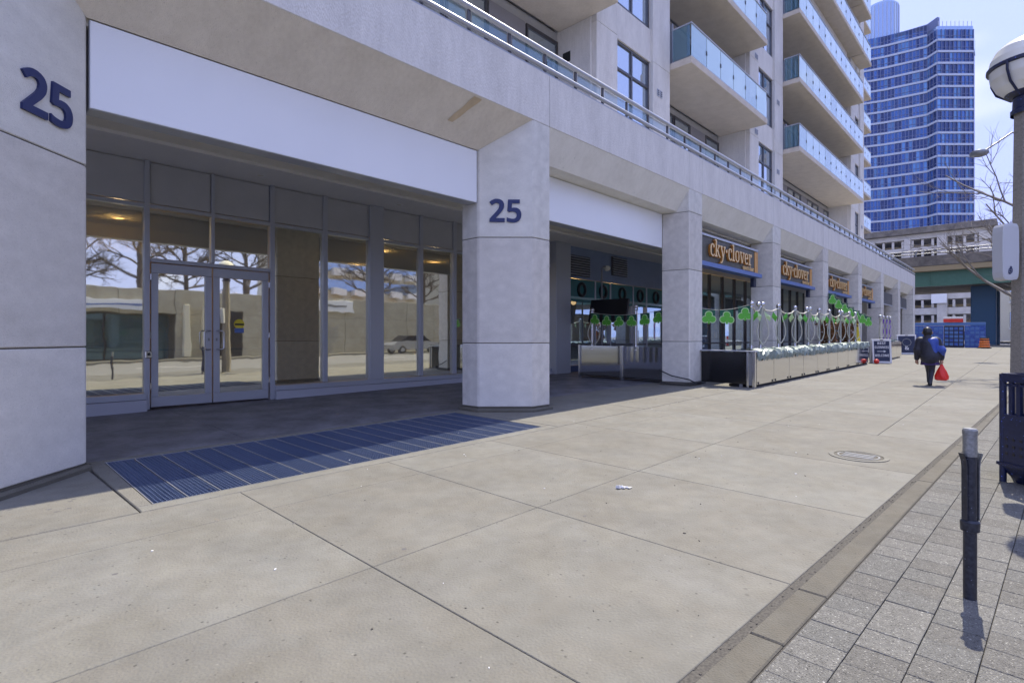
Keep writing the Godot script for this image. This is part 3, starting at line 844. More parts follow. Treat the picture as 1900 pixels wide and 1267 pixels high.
# ---------------------------------------------------------------- tower above the podium
const NW := 7.6    # front of the tower walls
const NB := 6.94   # balcony edges
const Y0 := 9.1    # underside of the first balcony slab
const FH := 2.9
func vent(parent: Node, x: float, y: float) -> void:
	for k in 2:
		var v := box_part(parent, "wall_vent", M.alu, x + k * 0.17, x + 0.12 + k * 0.17, NW - 0.02, NW - 0.004, y, y + 0.2, 0.004)
		for q in 3: box_part(v, "louvre", M.black, x + 0.015 + k * 0.17, x + 0.105 + k * 0.17, NW - 0.024, NW - 0.0215, y + 0.03 + q * 0.055, y + 0.06 + q * 0.055)
func window(x0: float, x1: float, y0: float, y1: float, transom: float, n: float) -> void:
	var w := box_part(B, "window", M.alu_dark, x0, x1, n - 0.03, n + 0.06, y1 - 0.06, y1, 0.004)
	box_part(w, "frame", M.alu_dark, x0, x1, n - 0.03, n + 0.06, y0, y0 + 0.06, 0.004)
	var xm := (x0 + x1) / 2
	for x in [x0, xm - 0.035, x1 - 0.07]: box_part(w, "frame", M.alu_dark, x, x + 0.07, n - 0.03, n + 0.06, y0 + 0.06, y1 - 0.06, 0.004)
	box_part(w, "frame", M.alu_dark, x0 + 0.07, x1 - 0.07, n - 0.025, n + 0.05, transom, transom + 0.07, 0.004)
	for q in [[x0 + 0.07, xm - 0.035], [xm + 0.035, x1 - 0.07]]:
		pane(w, "pane", M.glass_win, q[0], q[1], n + 0.012, y0 + 0.06, transom)
		pane(w, "pane", M.glass_win, q[0], q[1], n + 0.012, transom + 0.07, y1 - 0.06)
		# pale blind behind the upper pane
		box_part(w, "blind", M.sign_white, q[0] + 0.02, q[1] - 0.02, n + 0.16, n + 0.17, transom - 0.9 if transom - 0.9 > y0 else y0 + 0.3, y1 - 0.05)
func balcony(x0: float, x1: float, y: float, nf: float, nb: float, panels: int, back := 0.0) -> void:
	var b := box_part(B, "balcony", M.slab, x0, x1, nf, maxf(nb, back), y, y + 0.2, 0.012)
	var w := (x1 - x0 - 0.06) / panels
	for k in panels:
		var a := x0 + 0.03 + k * w
		var m := MB.new()
		bx(m, a + 0.016, a + w - 0.016, nf + 0.03, nf + 0.042, y + 0.24, y + 1.14)
		part(b, "glass_panel", m, M.glass_rail if (k + int(y)) % 4 != 1 else M.glass_rail2)
		if k > 0:
			box_part(b, "baluster", M.alu_dark, a - 0.013, a + 0.013, nf + 0.045, nf + 0.075, y + 0.24, y + 1.14, 0.003)
			box_part(b, "clip", M.black, a - 0.03, a + 0.03, nf + 0.015, nf + 0.044, y + 0.6, y + 0.72, 0.003)
	var e := MB.new()
	bx(e, x0 + 0.035, x0 + 0.047, nf + 0.07, nb - 0.05, y + 0.24, y + 1.14)
	part(b, "end_panel", e, M.glass_teal)
	e = MB.new()
	bx(e, x1 - 0.047, x1 - 0.035, nf + 0.07, nb - 0.05, y + 0.24, y + 1.14)
	part(b, "end_panel", e, M.glass_teal)
	box_part(b, "handrail", M.alu, x0 + 0.01, x1 - 0.01, nf + 0.01, nf + 0.06, y + 1.145, y + 1.185, 0.006)
	box_part(b, "handrail", M.alu, x0 + 0.02, x0 + 0.06, nf + 0.065, nb - 0.02, y + 1.145, y + 1.185, 0.006)
	box_part(b, "shoe", M.alu, x0 + 0.02, x1 - 0.02, nf + 0.015, nf + 0.055, y + 0.2, y + 0.235, 0.004)
func loggia(x0: float, x1: float, floors: int) -> void:
	# back wall with window wall bays, floor by floor
	for k in range(-1, floors):
		var y := Y0 + 0.2 + k * FH if k >= 0 else 5.3
		var top := Y0 + (k + 1) * FH
		box_part(B, "loggia_wall", M.spandrel, x0, x1, 8.8, 9.0, y, top)
		var n := int((x1 - x0) / 1.1)
		var w := (x1 - x0) / n
		for i in n:
			var a := x0 + i * w
			if (i + k) % 3 == 2:
				box_part(B, "cladding_panel", M.clad, a + 0.02, a + w - 0.02, 8.74, 8.795, y + 0.05, top - 0.25, 0.005)
			else:
				var wd := box_part(B, "window", M.alu_dark, a + 0.03, a + w - 0.03, 8.74, 8.795, top - 0.34, top - 0.25, 0.004)
				box_part(wd, "frame", M.alu_dark, a + 0.03, a + 0.09, 8.74, 8.795, y + 0.05, top - 0.345, 0.004)
				box_part(wd, "frame", M.alu_dark, a + w - 0.09, a + w - 0.03, 8.74, 8.795, y + 0.05, top - 0.345, 0.004)
				pane(wd, "pane", M.glass_win, a + 0.09, a + w - 0.09, 8.77, y + 0.05, top - 0.34)
		# open door leaf or divider sticking out
		box_part(B, "divider", M.alu, x0 + (x1 - x0) * 0.12, x0 + (x1 - x0) * 0.12 + 0.05, 7.9, 8.7, y + 0.05, y + 1.6, 0.005)
func tower() -> void:
	M.slab = tri_mat(M.stucco.albedo_texture, 0.3, 0.92, null, 1.0, Color(0.93, 0.92, 0.91))
	M.clad = flat(L(0.26, 0.255, 0.27), 0.5)
	M.glass_win = flat(L(0.50, 0.58, 0.66), 0.04, 0.75)
	var segs := [[0.9, 4.6], [10.89, 14.6], [20.86, 24.64], [36.8, 40.3]]
	var nfl := [2, 2, 3, 6]
	for i in 4:
		var a: float = segs[i][0]; var b: float = segs[i][1]
		var w0 := a + 0.92; var w1 := b - 0.98
		if i == 3: w0 = 37.85; w1 = 39.3
		for q in [[a, w0], [w1, b]]:
			var y := 5.31
			var j := 0
			while y < 35.0:
				var y1: float = [9.0, 11.95][j] if j < 2 else y + FH
				var m := MB.new()
				prism(m, chamfer(rect(q[0], q[1], NW, 9.0), 0.012), y, y1 - 0.008, 0.006)
				part(B, "wall_panel", m, M.tower_wall)
				y = y1; j += 1
		# window column with spandrels
		var nk: int = nfl[i]
		for k in nk + 1:
			var y0 := 5.5 if k == 0 else 9.95 + (k - 1) * FH
			var y1 := 9.0 if k == 0 else 11.95 + (k - 1) * FH
			window(w0, w1, y0, y1, y1 - 0.75, NW + 0.16)
			var ye := y1 + 0.93 if k < nk else 35.0
			var m := MB.new()
			prism(m, rect(w0, w1, NW + 0.09, 8.9), y1 + 0.004, ye - 0.01, 0.008)
			part(B, "spandrel_wall", m, M.tower_wall)
			box_part(B, "room_wall", M.room, w0, w1, NW + 0.9, NW + 1.0, y0, y1)
		vent(B, w1 + 0.2, 8.1); vent(B, w1 + 0.2, 11.0)
		if i == 2: vent(B, a + 0.5, 9.1); vent(B, a + 0.5, 12.0)
		box_part(B, "side_reveal", M.tower_wall, a - 0.06, a - 0.002, NW + 0.15, 8.8, 5.31, 35.0)
	loggia(4.6, 10.83, 2); loggia(14.6, 20.8, 3); loggia(24.64, 36.74, 6)
	for k in 2: balcony(4.62, 10.82, Y0 + k * FH, NB, NW - 0.004, 6, 8.73)
	for k in 2: balcony(14.62, 20.79, Y0 + k * FH, NB, NW - 0.004, 6, 8.73)
	for k in 5: balcony(24.66, 36.73, Y0 + k * FH, NB, NW - 0.004, 12, 8.73)
	for k in [3, 4]: balcony(36.82, 38.9, Y0 + k * FH, NB, NW - 0.004, 2)
	# solid screens on the upper floors of the long balconies
	box_part(B, "screen_wall", M.tower_wall, 28.5, 36.0, 7.62, 7.8, Y0 + 2 * FH + 0.21, Y0 + 3 * FH - 0.01)
	var core := box_part(B, "tower_core", M.tower_wall, -6, 40.3, 9.01, 22, 5.31, 35.0)
	# loggia side vent by the near window
	var sv := MB.new()
	bx(sv, 10.82, 10.828, 8.36, 8.6, 8.25, 8.5)
	part(B, "square_vent", sv, M.black)
	# farther wing with small balconies
	box_part(B, "far_wing", M.tower_wall, 40.4, 55.5, 10.65, 24, 0.3, 35.0)
	for k in 8: balcony(50.0, 55.6, 7.5 + k * FH, 9.95, 10.64, 5)

# ---------------------------------------------------------------- pub windows and signs
func wreath(parent: Node, c: Vector3, r: float) -> void:
	var m := MB.new()
	var path := []
	for k in 17: path.append(c + Vector3(cos(TAU * k / 16) * r, sin(TAU * k / 16) * r * 1.1, 0))
	tube(m, path, r * 0.3, 6, false)
	part(parent, "wreath", m, M.black)
func shops() -> void:
	# bay with the louvres, between the numbered pillar and the patio
	var n := NG
	var col: Material = M.bluewall
	box_part(B, "shop_wall", M.shop_grey, 12.55, 18.5, n - 0.02, n + 0.1, 3.05, 4.0)
	box_part(B, "shop_base", col, 12.55, 44.1, n - 0.06, n + 0.1, 0.1, 0.42, 0.006)
	for q in [[12.62, 13.75, 3.12], [14.95, 15.9, 3.3]]:
		var lv := box_part(B, "louvre_vent", M.alu_dark, q[0], q[1], n - 0.06, n - 0.03, q[2], q[2] + 0.62, 0.005)
		for k in 8:
			var m := MB.new()
			var y: float = q[2] + 0.05 + k * 0.075
			obox(m, P((q[0] + q[1]) / 2, n - 0.085, y), Vector3((q[1] - q[0]) / 2 - 0.05, 0, 0), Vector3(0, 0.006, 0.0), Vector3(0, -0.022, 0.03))
			part(lv, "slat", m, M.alu)
	var xs := [12.6, 14.05, 14.9, 16.3, 17.2, 18.5]
	var w := 1.35
	while xs[-1] < 43.0: xs.append(xs[-1] + w)
	for i in xs.size() - 1:
		var a: float = xs[i]; var b: float = xs[i + 1]
		box_part(B, "shop_mullion", M.alu_dark if a > 18 else M.alu, a - 0.035, a + 0.035, n - 0.05, n + 0.06, 0.43, 3.04 if a < 18.4 else 3.98, 0.004)
		pane(B, "shop_pane", M.glass_dark, a + 0.035, b - 0.035, n + 0.02, 0.43, 3.04 if a < 18.4 else 3.98)
		if a < 18.4:
			var val := box_part(B, "teal_valance", M.teal, a + 0.04, b - 0.04, n - 0.03, n + 0.0, 2.35, 3.03, 0.006)
			box_part(val, "valance_fold", M.glass_rail, a + 0.05, b - 0.05, n - 0.05, n - 0.032, 2.42, 2.50, 0.006)
			wreath(val, P((a + b) / 2, n - 0.05, 2.72), 0.17)
	box_part(B, "shop_transom", M.alu_dark, 12.6, 44, n - 0.045, n - 0.02, 1.0, 1.06, 0.004)
	# dim pub room
	box_part(B, "pub_floor", M.porch, 12.8, 44, n + 0.1, 16, 0.0, 0.3)
	box_part(B, "pub_ceiling", M.room_dark, 12.8, 44, n + 0.12, 16, 3.99, 4.1)
	box_part(B, "pub_back_wall", M.bluewall, 12.8, 44, 15.6, 16, 0.2, 3.98)
	box_part(B, "pub_side_wall", M.room_dark, 43.3, 43.59, n + 0.1, 15.6, 0.2, 3.98)
	for k in 7:
		var x := 14.0 + k * 3.6
		var sh := box_part(B, "bar_shelf", M.bronze, x, x + 2.2, 12.6, 12.9, 1.2, 1.26)
		box_part(sh, "shelf_board", M.bronze, x, x + 2.2, 12.6, 12.9, 1.75, 1.8)
		box_part(sh, "shelf_board", M.bronze, x, x + 2.2, 12.6, 12.9, 2.3, 2.35)
		for y in [1.26, 1.8]:
			for q in 9:
				var m := MB.new()
				lathe(m, P(x + 0.15 + q * 0.23, 12.75, y), [[0.0, 0.0], [0.04, 0.0], [0.04, 0.2], [0.015, 0.27], [0.015, 0.34], [0.0, 0.34]], 8)
				part(sh, "bottle", m, [M.teal, M.bronze, M.white, M.gold][(q * 3 + k) % 4])
	for q in [[15.2, 11.6], [18.2, 12.0], [22.0, 11.6], [26.0, 11.6]]:
		var m := MB.new()
		ball(m, P(q[0], q[1], 2.5), Vector3.ONE * 0.09)
		var lamp := part(B, "pendant_lamp", m, M.lit)
		m = MB.new()
		tube(m, [P(q[0], q[1], 2.6), P(q[0], q[1], 3.3)], 0.008, 6)
		part(lamp, "cord", m, M.black)
		var o := OmniLight3D.new()
		o.name = "pub_light"; o.light_color = Color(1.0, 0.8, 0.5); o.light_energy = 0.5; o.light_size = 0.08
		o.omni_range = 12.0; o.omni_attenuation = 2.0; o.shadow_enabled = true
		o.position = P(q[0], q[1], 2.5)
		add_child(o)
	# pub door with pull handles
	var pd := box_part(B, "pub_door", M.bluewall, 16.4, 17.12, n - 0.06, n - 0.052, 0.44, 0.8, 0.003)
	var hm := MB.new()
	tube(hm, [P(16.5, n - 0.06, 1.5), P(16.5, n - 0.12, 1.5), P(16.5, n - 0.12, 1.0), P(16.5, n - 0.06, 1.0)], 0.015, 8)
	part(pd, "pull_handle", hm, M.steel)
	# wall lamp on a swan neck and a wall screen
	var wl := thing("swan_neck_lamp", P(13.95, n - 0.35, 0.2), "thin post with a white globe lamp in front of the teal pub windows", "lamp")
	var m2 := MB.new()
	tube(m2, [P(13.95, n - 0.35, 0.2), P(13.95, n - 0.35, 3.4), P(14.0, n - 0.38, 3.46), P(14.1, n - 0.4, 3.46)], 0.03, 8)
	part(wl, "post", m2, M.galv)
	m2 = MB.new(); ball(m2, P(14.16, n - 0.4, 3.42), Vector3(0.11, 0.09, 0.11)); part(wl, "globe", m2, M.globe)
	var tv := thing("patio_screen", P(13.2, 8.9, 1.6), "black flat screen tilted on a bracket before the pub windows", "screen")
	m2 = MB.new(); obox(m2, P(13.5, 9.0, 2.05), Vector3(0.05, 0, 0.62), Vector3(0.08, 0.34, 0.0), Vector3(0.04, -0.01, 0)); part(tv, "panel", m2, M.black)
	m2 = MB.new(); tube(m2, [P(13.55, 9.0, 2.0), P(13.95, n - 0.35, 2.0)], 0.02, 6); part(tv, "bracket", m2, M.galv)
	# gold lettered pub signs in four bays
	var bays := [[12.05, 16.28, "cky·clover reading in gold letters, largest of the pub signs"], [17.5, 21.7, "second"], [22.9, 27.3, "third"], [28.5, 32.3, "fourth"]]
	var labels := ["largest and nearest gold-lettered pub sign over the patio barrier's black end", "gold-lettered pub sign in the second pub bay, behind the first patio posts", "gold-lettered pub sign half hidden above the slanting shamrock bunting", "smallest and farthest of the gold-lettered pub signs"]
	for i in 4:
		var a: float = bays[i][0]; var b: float = bays[i][1]
		var s := thing("pub_sign", P(a, 5.75, 3.0), labels[i], "sign", "gold lettered pub signs")
		box_part(s, "back_board", M.sign_back, a, b, 5.72, 5.90, 3.12, 3.74, 0.005)
		box_part(s, "top_trim", M.alu, a, b, 5.69, 5.92, 3.745, 3.80, 0.004)
		box_part(s, "light_bar", M.sign_blue, a, b + 0.16, 5.64, 5.9, 3.0, 3.11, 0.006)
		box_part(s, "end_panel", M.gold, b - 0.24, b, 5.705, 5.718, 3.13, 3.73)
		box_part(s, "end_bracket", M.navy, b + 0.004, b + 0.16, 5.76, 5.9, 3.12, 3.76, 0.004)
		box_part(s, "drop_bracket", M.navy, b - 0.06, b + 0.14, 5.8, 5.9, 2.74, 2.995, 0.004)
		text(s, "lettering", "cky·clover", M.letter_side, P(b - 1.98, 5.69, 3.47), 0, 0.40, 0.05, false, true, 1.02)
		text(s, "lettering_face", "cky·clover", M.letter_face, P(b - 1.98 - 0.012, 5.655, 3.478), 0, 0.40, 0.012, false, true, 1.02)
		text(s, "small_lettering", "sports bar", M.letter_face, P(b - 0.78, 5.69, 3.2), 0, 0.12, 0.02, false, true, 1.0)
	for x in [33.7, 38.7]:
		var s := thing("dark_sign_box", P(x, 5.75, 3.0), "blank dark sign box in the %s arcade bay from the corner" % ("second" if x < 36 else "last"), "sign", "blank dark sign boxes")
		box_part(s, "box", M.alu_dark, x, x + 3.9, 5.7, 5.92, 3.1, 3.75, 0.01)
		box_part(s, "rim", M.alu, x, x + 3.9, 5.68, 5.698, 3.06, 3.12, 0.004)

# ---------------------------------------------------------------- patio
func shamrock(parent: Node, at: Vector3, r: float, side: Vector3, fwd: Vector3) -> void:
	for q in [[1.22, M.green_pale, 0.0, "flag"], [1.0, M.green, 0.006, "leaf_print"]]:
		var m := MB.new()
		for l in [[0.0, 0.62], [-0.62, -0.25], [0.62, -0.25]]:
			var c: Vector3 = at + side * (l[0] * r) + Vector3.UP * (l[1] * r) + fwd * float(q[2])
			var f := []; var b := []
			for k in 12:
				var d := (side * cos(TAU * k / 12) + Vector3.UP * sin(TAU * k / 12)) * (0.56 * r * float(q[0]) if q[0] == 1.0 else 0.56 * r + 0.18 * r * 0.8)
				f.append(c + d + fwd * 0.003); b.append(c + d - fwd * 0.003)
			loft(m, [b, f])
		var sc := at - Vector3.UP * (0.75 * r) + fwd * float(q[2])
		obox(m, sc, side * (0.13 * r * float(q[0]) * 1.2), Vector3.UP * (0.32 * r), fwd * 0.003)
		obox(m, at - Vector3.UP * (0.1 * r) + fwd * float(q[2]), side * (0.3 * r), Vector3.UP * (0.3 * r), fwd * 0.0025)
		part(parent, q[3], m, q[1])
func bunting(a: Vector3, b: Vector3, count: int, r: float, label: String, fwd: Vector3, pennant := true) -> void:
	var t := thing("shamrock_bunting", (a + b) / 2 - Vector3.UP * 0.4, label, "bunting", "shamrock bunting strings")
	var m := MB.new()
	var path := []
	for k in 13:
		var q := k / 12.0
		path.append(a.lerp(b, q) - Vector3.UP * (0.10 * 4 * q * (1 - q)))
	tube(m, path, 0.006, 5)
	part(t, "string", m, M.rope)
	var side := (b - a); side.y = 0; side = side.normalized()
	for k in count:
		var q := (k + 0.5) / count
		var p := a.lerp(b, q) - Vector3.UP * (0.10 * 4 * q * (1 - q))
		if pennant:
			m = MB.new()
			obox(m, p - Vector3.UP * r * 0.9 - fwd * 0.012, side * r * 1.15, Vector3.UP * r * 0.9, fwd * 0.003)
			part(t, "pennant", m, M.green_dark)
		var tilt := rng.randf_range(-0.3, 0.3)
		shamrock(t, p - Vector3.UP * r * 1.6, r, (side + Vector3.UP * tilt * 0.3).normalized(), fwd)
func post(x: float, n: float, y0: float, y1: float, label: String, rope: bool, mat: Material, double := false) -> void:
	var t := thing("patio_post", P(x, n, y0), label, "post", "patio barrier posts")
	var m := MB.new()
	tube(m, [P(x, n, y0), P(x, n, y1 - 0.06)], 0.035, 10)
	part(t, "pole", m, mat)
	m = MB.new()
	lathe(m, P(x, n, y0), [[0.08, 0.0], [0.08, 0.02], [0.04, 0.04], [0.036, 0.12]], 14)
	part(t, "foot", m, M.steel)
	m = MB.new()
	lathe(m, P(x, n, y1 - 0.1), [[0.036, 0.0], [0.05, 0.02], [0.05, 0.05], [0.03, 0.07]], 12)
	part(t, "collar", m, M.steel)
	for o in ([-0.05, 0.05] if double else [0.0]):
		m = MB.new()
		ball(m, P(x + o * SN, n - o * CS, y1), Vector3.ONE * 0.055)
		part(t, "finial", m, M.steel)
	if rope:
		var h := y1 - y0
		for s in [-1.0, 1.0]:
			m = MB.new()
			var path := []
			var wd := rng.randf_range(0.10, 0.16)
			for k in 15:
				var q := k / 14.0
				var o: float = s * wd * sin(PI * pow(q, 1.6)) * 0.9
				path.append(P(x + o * SN + 0.04 * s * SN, n - o * CS - 0.05, y1 - 0.08 - q * h * rng.randf_range(0.80, 0.815)))
			tube(m, path, 0.013, 6)
			part(t, "hanging_rope", m, M.rope)
func patio() -> void:
	# front run of mirror-steel panels
	var run := thing("patio_barrier", G(12.0, 4.25), "long mirror steel patio barrier with black end and foil-wrapped top", "barrier")
	var xs := [12.06, 13.15, 14.25, 15.4, 16.66, 17.8, 18.88, 20.2, 21.55, 23.2]
	for i in xs.size() - 1:
		var a: float = xs[i]; var b: float = xs[i + 1]
		var y := gy(a, 4.25)
		var m := MB.new()
		prism(m, chamfer(rect(a + 0.008, b - 0.008, 4.25, 4.27), 0.004), 0.06, 0.72, 0.004, true)
		var pn := part(run, "steel_panel", m, M.mirror)
		for q in [a + 0.1, b - 0.1]:
			m = MB.new()
			prism(m, rect(q - 0.02, q + 0.02, 4.238, 4.249), 0.07, 0.12, 0.004, true)
			part(pn, "latch", m, M.black)
	var m := MB.new()
	prism(m, rect(12.06, 23.2, 4.275, 4.8), 0.05, 0.70, 0.0, true)
	part(run, "core_box", m, M.rubber)
	m = MB.new()
	prism(m, rect(12.06, 23.2, 4.28, 4.85), 0.0, 0.05, 0.0, true)
	part(run, "foot_rail", m, M.rubber)
	# crumpled foil along the top
	m = MB.new()
	var k := 150
	var prof := []
	for i in k + 1:
		var x := lerpf(12.04, 23.22, i / float(k))
		var ring := []
		for q in [[4.235, 0.60], [4.215, 0.70], [4.24, 0.79], [4.40, 0.81], [4.62, 0.80], [4.83, 0.76]]:
			ring.append(G(x + rng.randf_range(-0.03, 0.03), q[0] + rng.randf_range(-0.03, 0.02), q[1] + rng.randf_range(-0.045, 0.035)))
		prof.append(ring)
	for i in k:
		for q in 5:
			m.quad(prof[i][q], prof[i + 1][q], prof[i + 1][q + 1], prof[i][q + 1], P(prof[i][q].x, 4.6, 0.3))
	part(run, "foil_wrap", m, M.foil)
	# black end towards the camera
	m = MB.new()
	prism(m, chamfer(rect(11.9, 11.96, 4.42, 5.42), 0.006), 0.07, 0.76, 0.006, true)
	part(run, "black_end_panel", m, M.black_gloss)
	for q in [[4.23, 4.29], [4.36, 4.41]]:
		m = MB.new()
		prism(m, chamfer(rect(11.9, 11.98, q[0], q[1]), 0.004), 0.0, 0.78, 0.005, true)
		part(run, "corner_post", m, M.steel)
	m = MB.new()
	prism(m, rect(11.92, 11.94, 4.29, 4.36), 0.05, 0.75, 0.0, true)
	part(run, "corner_panel", m, M.galv)
	m = MB.new()
	prism(m, chamfer(rect(11.88, 12.06, 4.22, 5.44), 0.006), 0.775, 0.80, 0.006, true)
	part(run, "top_rail", m, M.alu)
	for q in [4.5, 5.35]:
		m = MB.new()
		prism(m, rect(11.9, 11.96, q, q + 0.06), 0.0, 0.07, 0.0, true)
		part(run, "foot", m, M.galv)
	# barrier across the arcade in the bay before
	var cross := thing("patio_barrier", G(11.55, 6.2), "mirror steel barrier panels across the shaded arcade bay", "barrier")
	for q in [[6.12, 7.28], [7.36, 8.6]]:
		m = MB.new()
		var nseg := 8
		for i in nseg:
			var a := lerpf(q[0], q[1], i / float(nseg)); var b := lerpf(q[0], q[1], (i + 1) / float(nseg))
			var oa := 0.02 * sin(PI * i / nseg); var ob := 0.02 * sin(PI * (i + 1) / nseg)
			loft(m, [[G(11.55 + oa, a, 0.08), G(11.57 + oa, a, 0.08), G(11.57 + oa, a, 0.84), G(11.55 + oa, a, 0.84)], [G(11.55 + ob, b, 0.08), G(11.57 + ob, b, 0.08), G(11.57 + ob, b, 0.84), G(11.55 + ob, b, 0.84)]])
		part(cross, "steel_panel", m, M.mirror_dim)
	for q in [6.1, 7.30, 7.34, 8.62]:
		m = MB.new(); prism(m, rect(11.53, 11.59, q - 0.02, q + 0.02), 0.0, 0.86, 0.004, true)
		part(cross, "upright", m, M.steel)
	m = MB.new(); prism(m, rect(11.6, 12.0, 6.1, 8.64), 0.05, 0.82, 0, true)
	part(cross, "core_box", m, M.rubber)
	# second, shorter run
	var run2 := thing("patio_barrier", G(26.4, 4.2), "short pale barrier run beyond the sandwich board", "barrier")
	for i in 3:
		m = MB.new(); prism(m, chamfer(rect(26.4 + i * 1.2, 27.58 + i * 1.2, 4.2, 4.24), 0.005), 0.06, 0.72, 0.004, true)
		part(run2, "steel_panel", m, M.mirror)
	m = MB.new(); prism(m, rect(26.42, 29.95, 4.245, 4.8), 0.02, 0.74, 0.0, true); part(run2, "core_box", m, M.galv)
	m = MB.new()
	for i in 40:
		var x := rng.randf_range(26.5, 29.9)
		obox(m, G(x, rng.randf_range(4.25, 4.75), 0.78), Vector3(0.12, 0, rng.randf_range(-0.05, 0.05)), Vector3(0, 0.03, 0), Vector3(0.02, 0.02, 0.09))
	part(run2, "foil_wrap", m, M.foil)
	# posts with hanging ropes
	var px := [12.6, 13.17, 14.41, 15.73, 16.95, 18.04, 19.17, 20.57, 21.76, 22.72]
	var ord := ["first", "second", "third", "fourth", "fifth", "sixth", "seventh", "eighth", "ninth", "last"]
	for i in px.size():
		var x: float = px[i]
		post(x, 4.55, gy(x, 4.5) + 0.78, 2.03 + 0.012 * i, "%s chrome-topped post from the black end of the long barrier, hung with rope" % ord[i], i > 0, M.post_patio, i % 3 == 1)
	post(11.62, 8.25, 0.95, 1.98, "gold-lit post on the arcade barrier, farther from the street pillar", true, M.steel)
	post(11.62, 6.95, 0.95, 2.02, "post on the arcade barrier nearer the street pillar", false, M.steel)
	for i in 4:
		post(26.9 + i * 0.75, 4.5, gy(27, 4.5) + 0.76, 2.15, "%s purple-wrapped post on the short far barrier" % ord[i], true, [M.rope, M.purple, M.purple, M.purple][i])
	# rope swags from post to post, with loose leaves
	var sw := thing("rope_swag", P(17.5, 4.55, 1.7), "pale rope swags with green leaves strung between the patio posts", "rope")
	for i in px.size() - 1:
		var a := P(px[i], 4.55, 1.97 + 0.012 * i); var b := P(px[i + 1], 4.55, 1.98 + 0.012 * i)
		m = MB.new()
		var path := []
		for q in 9:
			var t := q / 8.0
			path.append(a.lerp(b, t) - Vector3.UP * 0.12 * 4 * t * (1 - t) * (1.0 if i % 2 == 0 else 0.7) + Vector3(0, 0, rng.randf_range(-0.02, 0.02)))
		tube(m, path, 0.018, 6)
		part(sw, "rope", m, M.rope)
		for q in 2:
			var c := a.lerp(b, 0.35 + 0.4 * q) - Vector3.UP * 0.22
			var d := Vector3(rng.randf_range(-0.09, 0.09), 0.13, rng.randf_range(-0.06, 0.06))
			m = MB.new()
			loft(m, [[c - d, c - d * 0.9 + Vector3(0.01, 0, 0), c - d * 0.9 + Vector3(0, 0, 0.01)], [c + Vector3(0.07, 0, 0.05), c + Vector3(0.0, 0.0, 0.06), c + Vector3(-0.07, 0, -0.04)], [c + d, c + d * 0.9 + Vector3(0.01, 0, 0), c + d * 0.9 + Vector3(0, 0, 0.01)]])
			part(sw, "leaf", m, M.green if (i + q) % 2 == 0 else M.green_pale)
	var toward := Vector3(-CS, 0, SN).normalized()
	bunting(P(11.55, 8.3, 1.92), P(11.5, 6.1, 1.92), 6, 0.11, "string of green shamrock flags across the shaded arcade bay", Vector3(-1, 0, 0))
	bunting(P(12.0, 5.5, 1.95), P(12.62, 4.5, 2.05), 3, 0.125, "three green shamrock flags beside the black barrier end", toward)
	bunting(P(22.7, 5.38, 3.0), P(24.6, 4.4, 2.05), 7, 0.15, "slanting string of green shamrock flags from pillar down to the far posts", toward)
	# bundles of dried leaves standing on the far end of the barrier
	for q in [[21.3, 5.1, "brown dried-leaf bundle behind the eighth patio post"], [23.4, 5.0, "larger brown dried-leaf bundle with golden top at the barrier's far end"]]:
		var t := thing("leaf_bundle", G(q[0], q[1]), q[2], "plant", "dried leaf bundles")
		m = MB.new()
		prism(m, chamfer(rect(q[0] - 0.25, q[0] + 0.25, q[1] - 0.25, q[1] + 0.25), 0.06), 0.0, 0.7, 0.02, true)
		part(t, "planter", m, M.black)
		m = MB.new()
		for i in 260:
			var a := rng.randf() * TAU; var h := rng.randf()
			var r := (0.15 + 0.26 * h + 0.05 * sin(h * 9.0)) * sqrt(rng.randf())
			var c := G(q[0], q[1], 0.72 + h * 0.95) + Vector3(cos(a) * r, 0, sin(a) * r)
			var d := Vector3(rng.randf_range(-1, 1), rng.randf_range(-1, 1), rng.randf_range(-1, 1)).normalized()
			var e := d.cross(Vector3(0.3, 1, 0.2)).normalized()
			obox(m, c, d * 0.08, e * 0.035, d.cross(e) * 0.006)
		part(t, "dried_leaves", m, M.bronze)
	# folded yellow parasol
	var um := thing("folded_parasol", G(24.7, 4.9), "small folded yellow parasol behind the sandwich board", "parasol")
	m = MB.new(); tube(m, [G(24.7, 4.9), G(24.7, 4.9, 2.0)], 0.02, 8); part(um, "pole", m, M.galv)
	m = MB.new(); lathe(m, G(24.7, 4.9, 0.8), [[0.02, 0.9], [0.06, 0.6], [0.10, 0.2], [0.13, 0.0], [0.0, 0.0]], 8); part(um, "canopy", m, M.yellow)
	board(24.3, 4.05, 0.62, 0.9, -PI / 2 + 0.45, ["BEST", "GUINNESS", ">", "WELCOME"], "white-framed navy sandwich board reading guinness and welcome beside the barrier")
	board(34.1, 4.6, 0.85, 1.0, -PI / 2 + 0.45, ["", "", "", "&"], "farther white-framed navy sandwich board with round emblem near the last pillars")
	m = MB.new(); ball(m, G(23.55, 4.05, 0.09), Vector3.ONE * 0.09); meta(part(self, "red_ball", m, M.red), "small red ball on the ground before the sandwich board", "ball")
	# cable along the foot of the pillar
	m = MB.new()
	tube(m, [P(11.2, 6.1, 0.52), P(11.22, 5.8, 0.40), P(11.3, 5.42, 0.33), P(11.5, 5.38, 0.25), P(11.7, 5.38, 0.22), G(11.86, 5.3, 0.06)], 0.014, 6)
	tube(m, [G(11.18, 6.05, 0.04), G(11.25, 5.6, 0.03), G(11.34, 5.39, 0.05), G(11.6, 5.34, 0.07), G(11.88, 5.34, 0.05)], 0.012, 6)
	meta(part(self, "black_cable", m, M.rubber), "thin black cables looped round the foot of the pillar", "cable")
